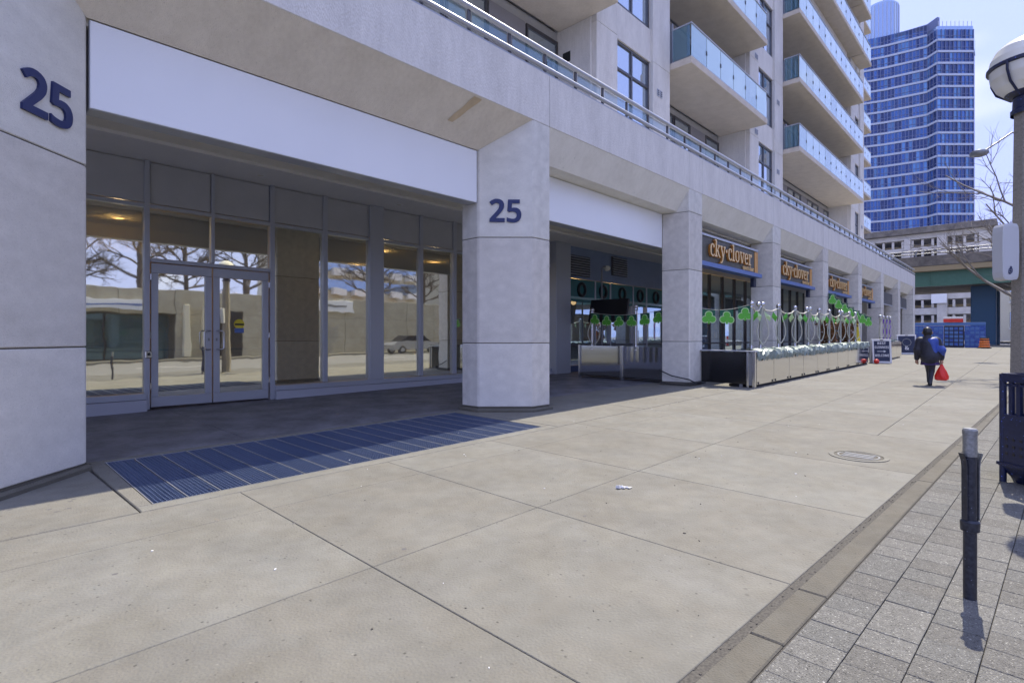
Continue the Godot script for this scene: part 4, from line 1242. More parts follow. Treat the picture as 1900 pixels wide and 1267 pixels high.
func board(x: float, n: float, w: float, h: float, turn: float, lines: Array, label: String) -> void:
	var t := thing("sandwich_board", G(x, n), label, "sign", "sandwich boards")
	t.rotation.y = turn
	var f := func(called: String, parent: Node, c: Vector3, s: Vector3, mat: Material, tilt: float) -> MeshInstance3D:
		var o := MeshInstance3D.new()
		var m := MB.new()
		bx(m, -s.x / 2, s.x / 2, -s.z / 2, s.z / 2, -s.y / 2, s.y / 2, 0.006)
		o.name = called; o.mesh = m.commit(Vector3.ZERO); o.material_override = mat
		o.position = c; o.rotation.x = tilt
		parent.add_child(o, true)
		return o
	for s in [1.0, -1.0]:
		var p: MeshInstance3D = f.call("board", t, Vector3(0, h * 0.5, 0.13 * s), Vector3(w - 0.07, h - 0.1, 0.02), M.navy, -0.12 * s)
		for e in [-1, 1]:
			f.call("frame", p, Vector3(e * (w / 2 - 0.03), 0, 0), Vector3(0.06, h, 0.035), M.white, 0.0)
			f.call("frame", p, Vector3(0, e * (h / 2 - 0.035), 0.001), Vector3(w - 0.12, 0.07, 0.034), M.white, 0.0)
		if s > 0:
			f.call("slot", p, Vector3(0, h / 2 - 0.035, 0.018), Vector3(0.12, 0.03, 0.006), M.black, 0.0)
			for i in 4:
				if lines[i] == "": continue
				var hh := h * (0.10 if lines[i] != "&" else 0.2)
				if lines[i] == ">":
					var am := MB.new()
					obox(am, Vector3(-0.04, 0, 0), Vector3(0.11, 0, 0), Vector3(0, 0.010, 0), Vector3(0, 0, 0.003))
					loft(am, [[Vector3(0.06, 0.045, -0.003), Vector3(0.14, 0, -0.003), Vector3(0.06, -0.045, -0.003)], [Vector3(0.06, 0.045, 0.003), Vector3(0.14, 0, 0.003), Vector3(0.06, -0.045, 0.003)]])
					var ao := MeshInstance3D.new()
					ao.name = "chalk_arrow"; ao.mesh = am.commit(Vector3.ZERO); ao.material_override = M.white; ao.position = Vector3(0, h * (0.33 - i * 0.17), 0.014)
					p.add_child(ao, true)
					continue
				var tx := text(p, "chalk_lettering", lines[i], M.white, Vector3.ZERO, 0, hh, 0.004, true)
				tx.position = Vector3(0, h * (0.33 - i * 0.17), 0.014)
				var aabb := (tx.mesh as TextMesh).get_aabb()
				if aabb.size.x > w - 0.16: tx.scale.x = (w - 0.16) / aabb.size.x
			if lines[0] == "":
				var m := MB.new()
				tube(m, [Vector3(-0.2, 0.1, 0), Vector3(-0.14, 0.24, 0), Vector3(0, 0.3, 0), Vector3(0.14, 0.24, 0), Vector3(0.2, 0.1, 0), Vector3(0.14, -0.03, 0), Vector3(0, -0.08, 0), Vector3(-0.14, -0.03, 0), Vector3(-0.2, 0.1, 0)], 0.02, 6)
				var o := MeshInstance3D.new()
				o.name = "emblem"; o.mesh = m.commit(Vector3.ZERO); o.material_override = M.galv; o.position = Vector3(0, 0, 0.02)
				p.add_child(o, true)

# ---------------------------------------------------------------- street furniture
func limb(m: MB, p: Vector3, d: Vector3, len: float, r: float, depth: int, drop := 0.0) -> void:
	var path := [p]; var rad := [r]
	var k := 4
	var q := p; var dir := d
	for i in k:
		dir = (dir + Vector3(rng.randf_range(-1, 1), rng.randf_range(-0.6, 0.9) - drop, rng.randf_range(-1, 1)) * 0.16).normalized()
		q = q + dir * len / k
		path.append(q); rad.append(r * (1.0 - 0.55 * (i + 1) / k))
	tube(m, path, rad, 5 if depth < 3 else 4, false)
	if depth <= 0: return
	var kids := 3 if depth > 1 else 4
	for c in kids:
		var t := rng.randf_range(0.35, 1.0)
		var idx := clampi(int(t * k), 1, k)
		var ax := Vector3(rng.randf_range(-1, 1), rng.randf_range(-1, 1), rng.randf_range(-1, 1)).normalized()
		var nd := (dir + ax * 0.85).normalized()
		limb(m, path[idx], nd, len * rng.randf_range(0.5, 0.75), rad[idx] * 0.72, depth - 1, drop)
func bare_tree(base: Vector3, h: float, r: float, mat: Material, label: String, group: String, depth := 4, low := 0.35) -> void:
	var t := thing("bare_tree", base, label, "tree", group)
	var m := MB.new()
	var top := base + Vector3(rng.randf_range(-0.2, 0.2), h * 0.62, rng.randf_range(-0.2, 0.2))
	tube(m, [base - Vector3.UP * 0.1, base.lerp(top, 0.05), base.lerp(top, 0.5), top], [r * 1.35, r, r * 0.75, r * 0.35], 9)
	part(t, "trunk", m, mat)
	m = MB.new()
	var nl := 11 if depth < 4 else 18
	for i in nl:
		var q := lerpf(low, 1.0, i / float(nl - 1))
		var a := i * 2.4 + rng.randf_range(-0.4, 0.4)
		limb(m, base.lerp(top, q), Vector3(cos(a), lerpf(0.25, 1.1, q), sin(a)).normalized(), h * rng.randf_range(0.22, 0.34), r * lerpf(0.5, 0.32, q), depth)
	part(t, "crown", m, mat)
func street() -> void:
	# bike post without its ring, nearest the camera
	var b := G(3.3, 0.2)
	var t := thing("bike_post", b, "scuffed dark metal bike post with clamp on the granite pavers", "post")
	var m := MB.new()
	lathe(m, b, [[0.026, -0.05], [0.026, 0.66]], 20); part(t, "pipe", m, M.post_blue)
	m = MB.new()
	lathe(m, b, [[0.0275, 0.66], [0.0275, 0.76], [0.0295, 0.762], [0.0295, 0.782], [0.024, 0.79], [0.0, 0.792]], 20); part(t, "cap", m, M.galv)
	m = MB.new()
	lathe(m, b, [[0.027, 0.31], [0.036, 0.313], [0.038, 0.355], [0.029, 0.365]], 20); part(t, "clamp_collar", m, M.post_blue)
	for s in [-1.0, 1.0]:
		var sd: Vector3 = Vector3(SN, 0, CS) * float(s)
		m = MB.new()
		var fw := Vector3(CS, 0, -SN)
		for q in [[0.365, 0.61, 0.030, 0.031], [0.61, 0.64, 0.031, 0.034], [0.64, 0.675, 0.034, 0.046]]:
			loft(m, [[b + sd * (q[2] - 0.004) - fw * 0.02 + Vector3.UP * q[0], b + sd * q[2] - fw * 0.02 + Vector3.UP * q[0], b + sd * q[2] + fw * 0.012 + Vector3.UP * q[0], b + sd * (q[2] - 0.004) + fw * 0.012 + Vector3.UP * q[0]],
				[b + sd * (q[3] - 0.004) - fw * 0.02 + Vector3.UP * q[1], b + sd * q[3] - fw * 0.02 + Vector3.UP * q[1], b + sd * q[3] + fw * 0.012 + Vector3.UP * q[1], b + sd * (q[3] - 0.004) + fw * 0.012 + Vector3.UP * q[1]]])
		part(t, "bracket_tab", m, M.galv if s > 0 else M.post_blue)
	# street lamp
	b = G(6.5, 0.0)
	t = thing("street_lamp", b, "thick exposed-aggregate concrete lamp post with round domed lantern", "lamp")
	m = MB.new()
	var rings := []
	for q in [[-0.1, 0.146], [0.0, 0.143], [3.18, 0.105]]:
		var r := []
		for k in 8:
			var a := TAU * (k + 0.5) / 8
			r.append(b + Vector3(cos(a) * q[1], q[0], sin(a) * q[1]))
		rings.append(r)
	loft(m, rings); part(t, "concrete_post", m, M.lamp_concrete)
	m = MB.new(); lathe(m, b, [[0.125, 3.13], [0.125, 3.17], [0.112, 3.18], [0.108, 3.29], [0.10, 3.31]], 18); part(t, "collar", m, M.bin)
	var lc := b + Vector3.UP * 3.55
	m = MB.new()
	lathe(m, lc, [[0.10, -0.255], [0.16, -0.235], [0.22, -0.175], [0.258, -0.09], [0.27, 0.0]], 28); part(t, "clear_bowl", m, M.globe_clear)
	m = MB.new()
	lathe(m, lc, [[0.272, 0.02], [0.262, 0.08], [0.225, 0.155], [0.16, 0.212], [0.08, 0.245], [0.0, 0.255]], 28); part(t, "dome", m, M.globe)
	m = MB.new()
	lathe(m, lc, [[0.265, -0.018], [0.286, -0.011], [0.286, 0.014], [0.268, 0.022]], 28); part(t, "rim_band", m, M.bin)
	m = MB.new()
	lathe(m, lc, [[0.09, -0.275], [0.12, -0.27], [0.165, -0.24], [0.16, -0.225], [0.12, -0.25], [0.09, -0.26]], 28); part(t, "lower_ring", m, M.bin)
	for k in 4:
		var a := TAU * k / 4 + 0.5
		var d := Vector3(cos(a), 0, sin(a))
		m = MB.new(); tube(m, [lc + d * 0.13 + Vector3.UP * -0.262, lc + d * 0.245 + Vector3.UP * -0.165, lc + d * 0.285 + Vector3.UP * -0.07, lc + d * 0.284], 0.011, 6); part(t, "bracket_arm", m, M.bin)
	m = MB.new(); lathe(m, lc, [[0.03, -0.2], [0.06, -0.1], [0.06, 0.05], [0.0, 0.1]], 14); part(t, "lamp_bulb", m, M.globe)
	# pale box on the post
	var rgt := Vector3(SN, 0, CS); var fwd := Vector3(CS, 0, -SN)
	var c := b - rgt * 0.225 + Vector3.UP * 1.92 - fwd * 0.02
	t = thing("pole_box", c - Vector3.UP * 0.25, "pale grey rounded box with dark emblem strapped to the lamp post", "box")
	m = MB.new()
	var rr := []
	for z in [[-0.055, 0.9], [-0.05, 1.0], [0.05, 1.0], [0.055, 0.9]]:
		var ring := []
		for k in 16:
			var a := TAU * k / 16
			var sx := signf(cos(a)) * pow(absf(cos(a)), 0.35) * 0.072
			var sy := signf(sin(a)) * pow(absf(sin(a)), 0.35) * 0.245
			ring.append(c + rgt * sx * z[1] + Vector3.UP * sy * z[1] + fwd * z[0])
		rr.append(ring)
	loft(m, rr); part(t, "case", m, M.box_pale)
	m = MB.new()
	var ec := c - fwd * 0.058 - Vector3.UP * 0.165 - rgt * 0.01
	for q in [[0.0, 0.0, 0.022], [0.006, 0.012, 0.012], [-0.006, -0.014, 0.014], [0.004, 0.03, 0.008]]:
		var path := []
		for k in 11: path.append(ec + rgt * (q[0] + cos(TAU * k / 10) * q[2] * 0.7) + Vector3.UP * (q[1] + sin(TAU * k / 10) * q[2]))
		tube(m, path, 0.0028, 5, false)
	part(t, "emblem", m, M.numeral)
	m = MB.new(); tube(m, [c + rgt * 0.05 + fwd * 0.02, c + rgt * 0.2 + fwd * 0.02], 0.03, 8); part(t, "bracket", m, M.galv)
	# slotted litter bin in front of it
	b = G(6.04, -0.09)
	t = thing("litter_bin", b, "scuffed dark blue slotted metal litter bin beside the lamp post", "bin")
	var hb := 0.175
	var side4 := [[rgt, -fwd], [-rgt, fwd], [fwd, rgt], [-fwd, -rgt]]
	for q in side4:
		var u: Vector3 = q[0]; var o: Vector3 = q[1]
		var cen := b + o * hb
		m = MB.new(); obox(m, cen + Vector3.UP * 0.86, u * (hb - 0.004), Vector3.UP * 0.035, o * 0.018); part(t, "top_rail", m, M.bin)
		m = MB.new(); obox(m, cen + Vector3.UP * 0.32, u * (hb - 0.006), Vector3.UP * 0.16, o * 0.016); part(t, "lower_panel", m, M.bin)
		m = MB.new(); obox(m, cen + Vector3.UP * 0.52, u * (hb - 0.005), Vector3.UP * 0.04, o * 0.02); part(t, "middle_rail", m, M.bin)
		for k in 4:
			var s := lerpf(-hb + 0.075, hb - 0.075, k / 3.0)
			m = MB.new(); obox(m, cen + u * s + Vector3.UP * 0.692, u * 0.017, Vector3.UP * 0.131, o * 0.008); part(t, "slat", m, M.bin)
		for k in 5:
			var s := lerpf(-hb + 0.05, hb - 0.05, k / 4.0)
			m = MB.new(); obox(m, cen + u * s + Vector3.UP * 0.80 + o * 0.009, u * 0.024, Vector3.UP * 0.008, o * 0.004); part(t, "slat_tie", m, M.bin)
			for y in [0.24, 0.30, 0.36]:
				m = MB.new(); obox(m, cen + u * s + Vector3.UP * y + o * 0.0165, u * 0.011, Vector3.UP * 0.011, o * 0.002); part(t, "vent_hole", m, M.black)
	for sx in [-1, 1]:
		for sz in [-1, 1]:
			m = MB.new()
			var cp: Vector3 = b + rgt * (hb * sx) + fwd * (hb * sz)
			tube(m, [cp, cp + Vector3.UP * 0.89], 0.024, 10); part(t, "corner_post", m, M.bin)
	m = MB.new(); obox(m, b + Vector3.UP * 0.15, rgt * (hb + 0.03), Vector3.UP * 0.012, fwd * (hb + 0.03)); part(t, "skirt", m, M.bin)
	m = MB.new()
	var rb := []
	for q in [[0.0, hb - 0.06], [0.02, hb - 0.05], [0.14, hb + 0.025]]:
		rb.append([b + rgt * q[1] + fwd * q[1] + Vector3.UP * q[0], b - rgt * q[1] + fwd * q[1] + Vector3.UP * q[0], b - rgt * q[1] - fwd * q[1] + Vector3.UP * q[0], b + rgt * q[1] - fwd * q[1] + Vector3.UP * q[0]])
	loft(m, rb); part(t, "base", m, M.bin)
	# bare tree behind the lamp post and a tall street light
	bare_tree(G(19.4, -0.1), 7.0, 0.11, M.bark_pale, "slender bare street tree behind the concrete lamp post", "street trees", 3, 0.3)
	b = G(34.3, 0.0)
	t = thing("street_light", b, "tall cobra-head street light beyond the concrete lamp post", "lamp")
	m = MB.new(); tube(m, [b, b + Vector3.UP * 9.6], [0.11, 0.07], 10); part(t, "pole", m, M.galv)
	var lf := -rgt
	m = MB.new(); tube(m, [b + Vector3.UP * 9.3, b + Vector3.UP * 10.3 + lf * 0.15, b + Vector3.UP * 10.3 + lf * 0.8, b + Vector3.UP * 9.5 + lf * 2.0], 0.04, 8); part(t, "arm", m, M.galv)
	m = MB.new(); ball(m, b + Vector3.UP * 9.35 + lf * 2.3, Vector3(0.36, 0.16, 0.36)); part(t, "lamp_head", m, M.galv)

# ---------------------------------------------------------------- person
# bones: [a, b, radius a, radius b]; the field is their smooth union, meshed as surface nets
func body(m: MB, bones: Array, cell: float, k: float) -> void:
	var lo := Vector3.ONE * 1e9; var hi := -lo
	for b in bones:
		for e in 2:
			lo = lo.min(b[e] - Vector3.ONE * (b[2 + e] + cell * 2)); hi = hi.max(b[e] + Vector3.ONE * (b[2 + e] + cell * 2))
	var nx := int((hi.x - lo.x) / cell) + 2; var ny := int((hi.y - lo.y) / cell) + 2; var nz := int((hi.z - lo.z) / cell) + 2
	var f := PackedFloat32Array()
	f.resize(nx * ny * nz); f.fill(1.0)
	var wsum := PackedFloat32Array()
	wsum.resize(nx * ny * nz)
	for b in bones:
		var A: Vector3 = b[0]; var D: Vector3 = b[1] - A
		var dd := maxf(D.length_squared(), 1e-9)
		var reach: float = maxf(b[2], b[3]) + k * 4.0
		var l := ((A.min(b[1]) - Vector3.ONE * reach - lo) / cell).floor(); var h := ((A.max(b[1]) + Vector3.ONE * reach - lo) / cell).ceil()
		for z in range(maxi(0, int(l.z)), mini(nz, int(h.z))):
			for y in range(maxi(0, int(l.y)), mini(ny, int(h.y))):
				for x in range(maxi(0, int(l.x)), mini(nx, int(h.x))):
					var p := lo + Vector3(x, y, z) * cell
					var t := clampf((p - A).dot(D) / dd, 0.0, 1.0)
					var d := (p - A - D * t).length() - lerpf(b[2], b[3], t)
					wsum[(z * ny + y) * nx + x] += exp(-d / k)
	for i in f.size():
		if wsum[i] > 1e-12: f[i] = -k * log(wsum[i])
	var vert := {}
	var at := func(x: int, y: int, z: int) -> float: return f[(z * ny + y) * nx + x]
	for z in nz - 1:
		for y in ny - 1:
			for x in nx - 1:
				var s := 0
				for q in 8:
					if f[((z + (q >> 2)) * ny + y + ((q >> 1) & 1)) * nx + x + (q & 1)] < 0.0: s += 1
				if s == 0 or s == 8: continue
				var sum := Vector3.ZERO; var cnt := 0
				for e in [[0, 1], [2, 3], [4, 5], [6, 7], [0, 2], [1, 3], [4, 6], [5, 7], [0, 4], [1, 5], [2, 6], [3, 7]]:
					var a := Vector3(e[0] & 1, (e[0] >> 1) & 1, e[0] >> 2); var c := Vector3(e[1] & 1, (e[1] >> 1) & 1, e[1] >> 2)
					var fa: float = at.call(x + int(a.x), y + int(a.y), z + int(a.z)); var fc: float = at.call(x + int(c.x), y + int(c.y), z + int(c.z))
					if (fa < 0.0) != (fc < 0.0):
						sum += a.lerp(c, fa / (fa - fc)); cnt += 1
				vert[(z * ny + y) * nx + x] = lo + (Vector3(x, y, z) + sum / cnt) * cell
	var nor := {}
	for key in vert:
		var x: int = key % nx; var y: int = (key / nx) % ny; var z: int = key / (nx * ny)
		var g := Vector3(f[key + 1] - f[key], f[key + nx] - f[key], f[key + nx * ny] - f[key])
		g += Vector3(f[key + 1 + nx] - f[key + nx], f[key + nx + 1] - f[key + 1], f[key + nx * ny + 1] - f[key + 1])
		nor[key] = g.normalized()
	for key in vert:
		var x: int = key % nx; var y: int = (key / nx) % ny; var z: int = key / (nx * ny)
		var a0: float = f[key]
		for e in [[1, nx, nx * ny], [nx, 1, nx * ny], [nx * ny, 1, nx]]:
			var a1: float = f[key + e[0]]
			if (a0 < 0.0) == (a1 < 0.0): continue
			var q := [key, key - e[1], key - e[1] - e[2], key - e[2]]
			if not (vert.has(q[1]) and vert.has(q[2]) and vert.has(q[3])): continue
			m.stri(vert[q[0]], vert[q[1]], vert[q[2]], nor[q[0]], nor[q[1]], nor[q[2]])
			m.stri(vert[q[0]], vert[q[2]], vert[q[3]], nor[q[0]], nor[q[2]], nor[q[3]])
func person() -> void:
	var base := G(15.27, 1.63)
	var f := Vector3(15.27, 0, -1.63).normalized()      # the way the person walks
	var r := Vector3(1.63, 0, 15.27).normalized()       # to the person's right
	var V := func(u: float, y: float, d: float) -> Vector3: return base + r * u * 0.84 + Vector3.UP * y + f * d
	var t := thing("person", base, "person walking away in a black and blue jacket, red bag in the right hand", "person")
	# joints
	var hip: Vector3 = V.call(0.02, 0.62, 0.0); var chest: Vector3 = V.call(-0.02, 0.92, 0.06); var neck: Vector3 = V.call(-0.03, 1.06, 0.09)
	var head: Vector3 = V.call(-0.035, 1.19, 0.13)
	var ls: Vector3 = V.call(-0.19, 1.0, 0.06); var rs: Vector3 = V.call(0.15, 1.0, 0.06)
	var le: Vector3 = V.call(-0.25, 0.80, 0.02); var lh: Vector3 = V.call(-0.265, 0.58, 0.08)
	var re: Vector3 = V.call(0.265, 0.80, 0.0); var rh: Vector3 = V.call(0.265, 0.585, 0.08)
	var lhip: Vector3 = V.call(-0.05, 0.60, 0.0); var rhip: Vector3 = V.call(0.07, 0.60, 0.0)
	var lk: Vector3 = V.call(0.0, 0.35, 0.22); var la: Vector3 = V.call(0.0, 0.11, 0.20)
	var rk: Vector3 = V.call(0.05, 0.32, 0.04); var ra: Vector3 = V.call(0.02, 0.07, -0.10)
	var ltoe: Vector3 = V.call(0.0, 0.05, 0.33); var rtoe: Vector3 = V.call(0.035, 0.028, 0.06)
	var bones := [[hip, chest, 0.10, 0.115], [chest, neck, 0.10, 0.05], [neck, head, 0.045, 0.055], [head, head + Vector3.UP * 0.03, 0.078, 0.078], [head + f * 0.075 - Vector3.UP * 0.015, head + f * 0.09 - Vector3.UP * 0.02, 0.012, 0.01],
		[chest + Vector3.UP * 0.08, ls, 0.06, 0.055], [chest + Vector3.UP * 0.08, rs, 0.06, 0.055], [ls, le, 0.045, 0.036], [le, lh, 0.034, 0.024], [rs, re, 0.045, 0.036], [re, rh, 0.034, 0.024],
		[hip, lhip, 0.09, 0.075], [hip, rhip, 0.09, 0.075], [lhip, lk, 0.075, 0.05], [lk, la, 0.048, 0.032], [rhip, rk, 0.075, 0.05], [rk, ra, 0.048, 0.032]]
	for s in [[lh, -1.0], [rh, 1.0]]:      # hands: palm, four fingers, thumb
		var h: Vector3 = s[0]
		var palm := h + Vector3.DOWN * 0.06
		bones.append([h, palm, 0.024, 0.026])
		for k in 4:
			var o := f * (0.024 - k * 0.016)
			var kn := palm + o + Vector3.DOWN * 0.012
			bones.append([palm + o * 0.7, kn, 0.011, 0.010])
			bones.append([kn, kn + Vector3.DOWN * (0.034 - 0.004 * absf(k - 1.3)) - r * s[1] * 0.02, 0.0095, 0.008])
		bones.append([h + Vector3.DOWN * 0.025 + f * 0.02, palm + f * 0.045 - r * s[1] * 0.014, 0.010, 0.009])
	var m := MB.new()
	body(m, bones, 0.014, 0.010)
	var bd := part(t, "body", m, M.skin)
	# clothing
	m = MB.new()
	body(m, [[hip + Vector3.UP * 0.04, chest, 0.175, 0.165], [chest, neck - Vector3.UP * 0.02, 0.155, 0.085], [chest + Vector3.UP * 0.06, ls, 0.11, 0.085], [chest + Vector3.UP * 0.06, rs, 0.11, 0.085],
		[ls, le, 0.082, 0.07], [le, lh + Vector3.UP * 0.02, 0.068, 0.05], [rs, re, 0.082, 0.07], [re, rh + Vector3.UP * 0.02, 0.068, 0.05], [hip, hip + Vector3.UP * 0.05 + f * 0.05, 0.17, 0.16], [neck - f * 0.06, neck - f * 0.07 + Vector3.UP * 0.03, 0.06, 0.05]], 0.016, 0.014)
	part(t, "jacket", m, M.jacket)
	m = MB.new()
	body(m, [[rs - Vector3.UP * 0.03, re, 0.08, 0.072], [re, rh + Vector3.UP * 0.04, 0.070, 0.054], [V.call(0.07, 0.93, -0.052), V.call(0.10, 0.74, -0.075), 0.06, 0.062], [V.call(0.02, 0.99, -0.02), V.call(0.10, 1.0, 0.0), 0.075, 0.08]], 0.016, 0.02)
	part(t, "blue_jacket_panel", m, M.jacket_blue)
	m = MB.new()
	var pr := []
	for q in [[0.62, 0.15], [0.54, 0.165], [0.46, 0.175]]:
		var ring := []
		for k in 18:
			var a := TAU * k / 18
			var rr: float = q[1] * (1.0 + 0.06 * sin(a * 5.0))
			ring.append(hip + Vector3.UP * (q[0] - 0.62) + r * cos(a) * rr + f * (sin(a) * rr * 0.85 + 0.03))
		pr.append(ring)
	loft(m, pr); part(t, "skirt", m, M.skirt)
	m = MB.new()
	body(m, [[lhip, lk, 0.082, 0.058], [lk, la, 0.056, 0.042], [rhip, rk, 0.082, 0.058], [rk, ra, 0.056, 0.042]], 0.015, 0.01)
	part(t, "leggings", m, M.jacket)
	for s in [[la, ltoe], [ra, rtoe]]:
		m = MB.new()
		body(m, [[s[0], s[0] - Vector3.UP * 0.03 - f * 0.02, 0.043, 0.036], [s[0] - Vector3.UP * 0.03 - f * 0.02, s[1], 0.038, 0.028]], 0.012, 0.008)
		part(t, "shoe", m, M.black)
	m = MB.new()
	body(m, [[head - f * 0.015, head + Vector3.UP * 0.045 - f * 0.012, 0.088, 0.084], [head - f * 0.05, head - f * 0.055 - Vector3.UP * 0.08, 0.075, 0.06]], 0.013, 0.012)
	part(t, "hair", m, M.hair)
	for s in [-1.0, 1.0]:
		m = MB.new(); ball(m, head + r * (0.032 * s) + f * 0.07 + Vector3.UP * 0.005, Vector3.ONE * 0.012, 8, 6); part(bd, "eye", m, M.white)
		m = MB.new(); ball(m, head + r * (0.082 * s) - Vector3.UP * 0.005, Vector3(0.012, 0.026, 0.02), 8, 6); part(bd, "ear", m, M.skin)
	m = MB.new(); obox(m, head + f * 0.078 - Vector3.UP * 0.05, r * 0.022, Vector3.UP * 0.004, f * 0.004); part(bd, "mouth", m, M.red)
	# red carrier bag
	var top: Vector3 = rh + Vector3.DOWN * 0.10
	var bag := thing("carrier_bag", top - Vector3.UP * 0.4, "bright red plastic carrier bag hanging from the person's hand", "bag")
	m = MB.new()
	var rg := []
	for q in [[0.0, 0.018, 0.014], [-0.06, 0.045, 0.03], [-0.15, 0.085, 0.06], [-0.27, 0.12, 0.085], [-0.34, 0.125, 0.09], [-0.365, 0.10, 0.07]]:
		var ring := []
		for k in 16:
			var a := TAU * k / 16
			var w := 1.0 + 0.10 * sin(a * 4.0 + q[0] * 20.0)
			ring.append(top + Vector3.UP * q[0] + r * cos(a) * float(q[1]) * w + f * sin(a) * float(q[2]) * w)
		rg.append(ring)
	loft(m, rg); part(bag, "sack", m, M.bag_red)
	for s in [-1.0, 1.0]:
		m = MB.new(); tube(m, [top + f * 0.012 * s, top + Vector3.UP * 0.03 + f * 0.018 * s, top + Vector3.UP * 0.055 + r * 0.004], 0.007, 6); part(bag, "handle", m, M.bag_red)

# ---------------------------------------------------------------- far end of the street
func tbox(parent: Node, called: String, mat: Material, x0: float, x1: float, n0: float, n1: float, y0: float, y1: float, bev := 0.0) -> MeshInstance3D:
	return box_part(parent, called, mat, x0, x1, n0, n1, y0, y1, bev)
func beyond() -> void:
	# parking garage
	var g := thing("parking_garage", G(112, 14), "pale concrete parking garage with open slotted decks beyond the overpass", "building")
	tbox(g, "core", M.garage, 130, 140, 4.6, 44, 0.5, 18.2)
	tbox(g, "cornice", M.deck, 111.0, 140, 3.6, 45, 18.6, 19.6, 0.05)
	tbox(g, "parapet", M.garage, 111.9, 129.9, 4.5, 44, 17.75, 18.58, 0.03)
	var fl := [[2.3, 3.6], [5.1, 6.2], [7.6, 8.9], [10.2, 11.5], [12.8, 14.4], [15.7, 16.4]]
	for q in fl: tbox(g, "deck_edge", M.garage, 111.95, 129.9, 4.6, 44, q[0], q[1], 0.03)
	for i in 5:
		var n: float = [4.4, 9.6, 14.4, 19.5, 25.0][i]
		tbox(g, "pier", M.garage, 111.6, 113.8, n, n + (1.3 if i < 2 else 0.9), 0.9, 18.0, 0.04)
	for q in [[3.6, 5.1], [6.2, 7.6], [8.9, 10.2], [14.4, 15.7], [16.4, 17.7]]:
		for i in 13:
			var n := 5.9 + i * 1.35
			tbox(g, "bracket", M.garage, 111.9, 112.2, n, n + 0.34, q[0] + 0.05, q[0] + (q[1] - q[0]) * 0.9, 0.02)
		tbox(g, "warm_pipe", M.tan_beam, 113.4, 113.8, 4.6, 44, q[0] + 0.15, q[0] + 0.55)
	tbox(g, "sign_board", M.sign_white, 111.2, 111.5, 9.6, 11.6, 6.9, 10.6, 0.03)
	# elevated road
	var r := thing("elevated_road", G(58, 5), "elevated road with green steel girder and concrete parapet crossing the street", "bridge")
	tbox(r, "girder", M.girder, 58.0, 58.4, -45, 26, 5.75, 6.9)
	tbox(r, "girder_flange", M.girder, 57.85, 58.6, -45, 26, 5.66, 5.75)
	for i in 22: tbox(r, "stiffener", M.girder, 57.9, 57.998, -42 + i * 3.0, -41.94 + i * 3.0, 5.76, 6.88)
	tbox(r, "soffit", M.deck, 58.6, 72, -45, 26, 5.9, 6.3)
	tbox(r, "deck_edge", M.tan_beam, 57.4, 58.6, -45, 26, 6.9, 7.35, 0.03)
	tbox(r, "parapet", M.deck, 57.35, 57.7, -45, 26, 7.35, 8.2, 0.03)
	for y in [8.42, 8.68]:
		var m := MB.new(); tube(m, [P(57.5, -45, y), P(57.5, 26, y)], 0.05, 8); part(r, "hand_rail", m, M.galv)
	for i in 24: tbox(r, "rail_post", M.galv, 57.46, 57.54, -44 + i * 3.0, -43.9 + i * 3.0, 8.2, 8.7)
	for q in [[60.0, 2.0, 1.6], [60.0, -9.0, 1.6], [68, 2.0, 1.6], [60.0, 16.0, 1.6]]:
		tbox(r, "column", M.pier_blue, q[0], q[0] + 1.6, q[1], q[1] + q[2], 0.3, 5.66, 0.06)
	# blue hoarding
	var h := thing("blue_hoarding", G(50, 6), "bright blue construction hoarding below the elevated road", "fence")
	for i in 9:
		var n := 2.2 + i * 1.15
		var m := MB.new(); prism(m, chamfer(rect(50, 50.08, n, n + 1.13), 0.01), 0.0, 1.55, 0.01, true)
		var p := part(h, "panel", m, M.hoard if i % 3 != 1 else M.hoard3)
		for k in 5:
			for c in 4:
				m = MB.new(); prism(m, rect(49.975, 49.998, n + 0.06 + c * 0.27, n + 0.27 + c * 0.27), 0.12 + k * 0.28, 0.32 + k * 0.28, 0.004, true)
				part(p, "block", m, M.hoard2 if (k * 3 + c * 5 + i * 7) % 4 > 0 else M.hoard)
	var m2 := MB.new(); prism(m2, rect(49.96, 50.1, 2.2, 12.6), 1.57, 1.78, 0.01, true); part(h, "top_rail", m2, M.hoard2)
	var rs := thing("red_notice", G(49.9, 4.4, 1.8), "red and white notice box above the blue hoarding", "sign")
	m2 = MB.new(); prism(m2, chamfer(rect(49.9, 50.05, 3.4, 4.5), 0.01), 1.79, 2.05, 0.01, true); part(rs, "red_face", m2, M.red)
	m2 = MB.new(); prism(m2, chamfer(rect(49.9, 50.05, 3.4, 4.5), 0.01), 2.052, 2.2, 0.01, true); part(rs, "white_face", m2, M.white)
	# traffic barrel and marker
	var b := thing("traffic_barrel", G(48.6, 2.2), "orange striped traffic barrel beside the hoarding", "barrel")
	for k in 4:
		m2 = MB.new(); lathe(m2, G(48.6, 2.2, 0.06 + k * 0.17), [[0.0, 0.0], [0.3 - k * 0.02, 0.0], [0.31 - k * 0.02, 0.06], [0.27 - k * 0.02, 0.13], [0.0, 0.13]], 14); part(b, "orange_ring", m2, M.orange)
	m2 = MB.new(); lathe(m2, G(48.6, 2.2), [[0.38, 0.0], [0.38, 0.06], [0.25, 0.07], [0.24, 0.72], [0.0, 0.74]], 14); part(b, "drum", m2, M.black)
	var mk := thing("traffic_marker", G(47.5, 0.6), "slim red and white traffic marker by the kerb", "marker")
	for k in 3:
		m2 = MB.new(); lathe(m2, G(47.5, 0.6, 0.05 + k * 0.28), [[0.09, 0.0], [0.08, 0.27]], 10); part(mk, "band", m2, M.red if k != 1 else M.white)
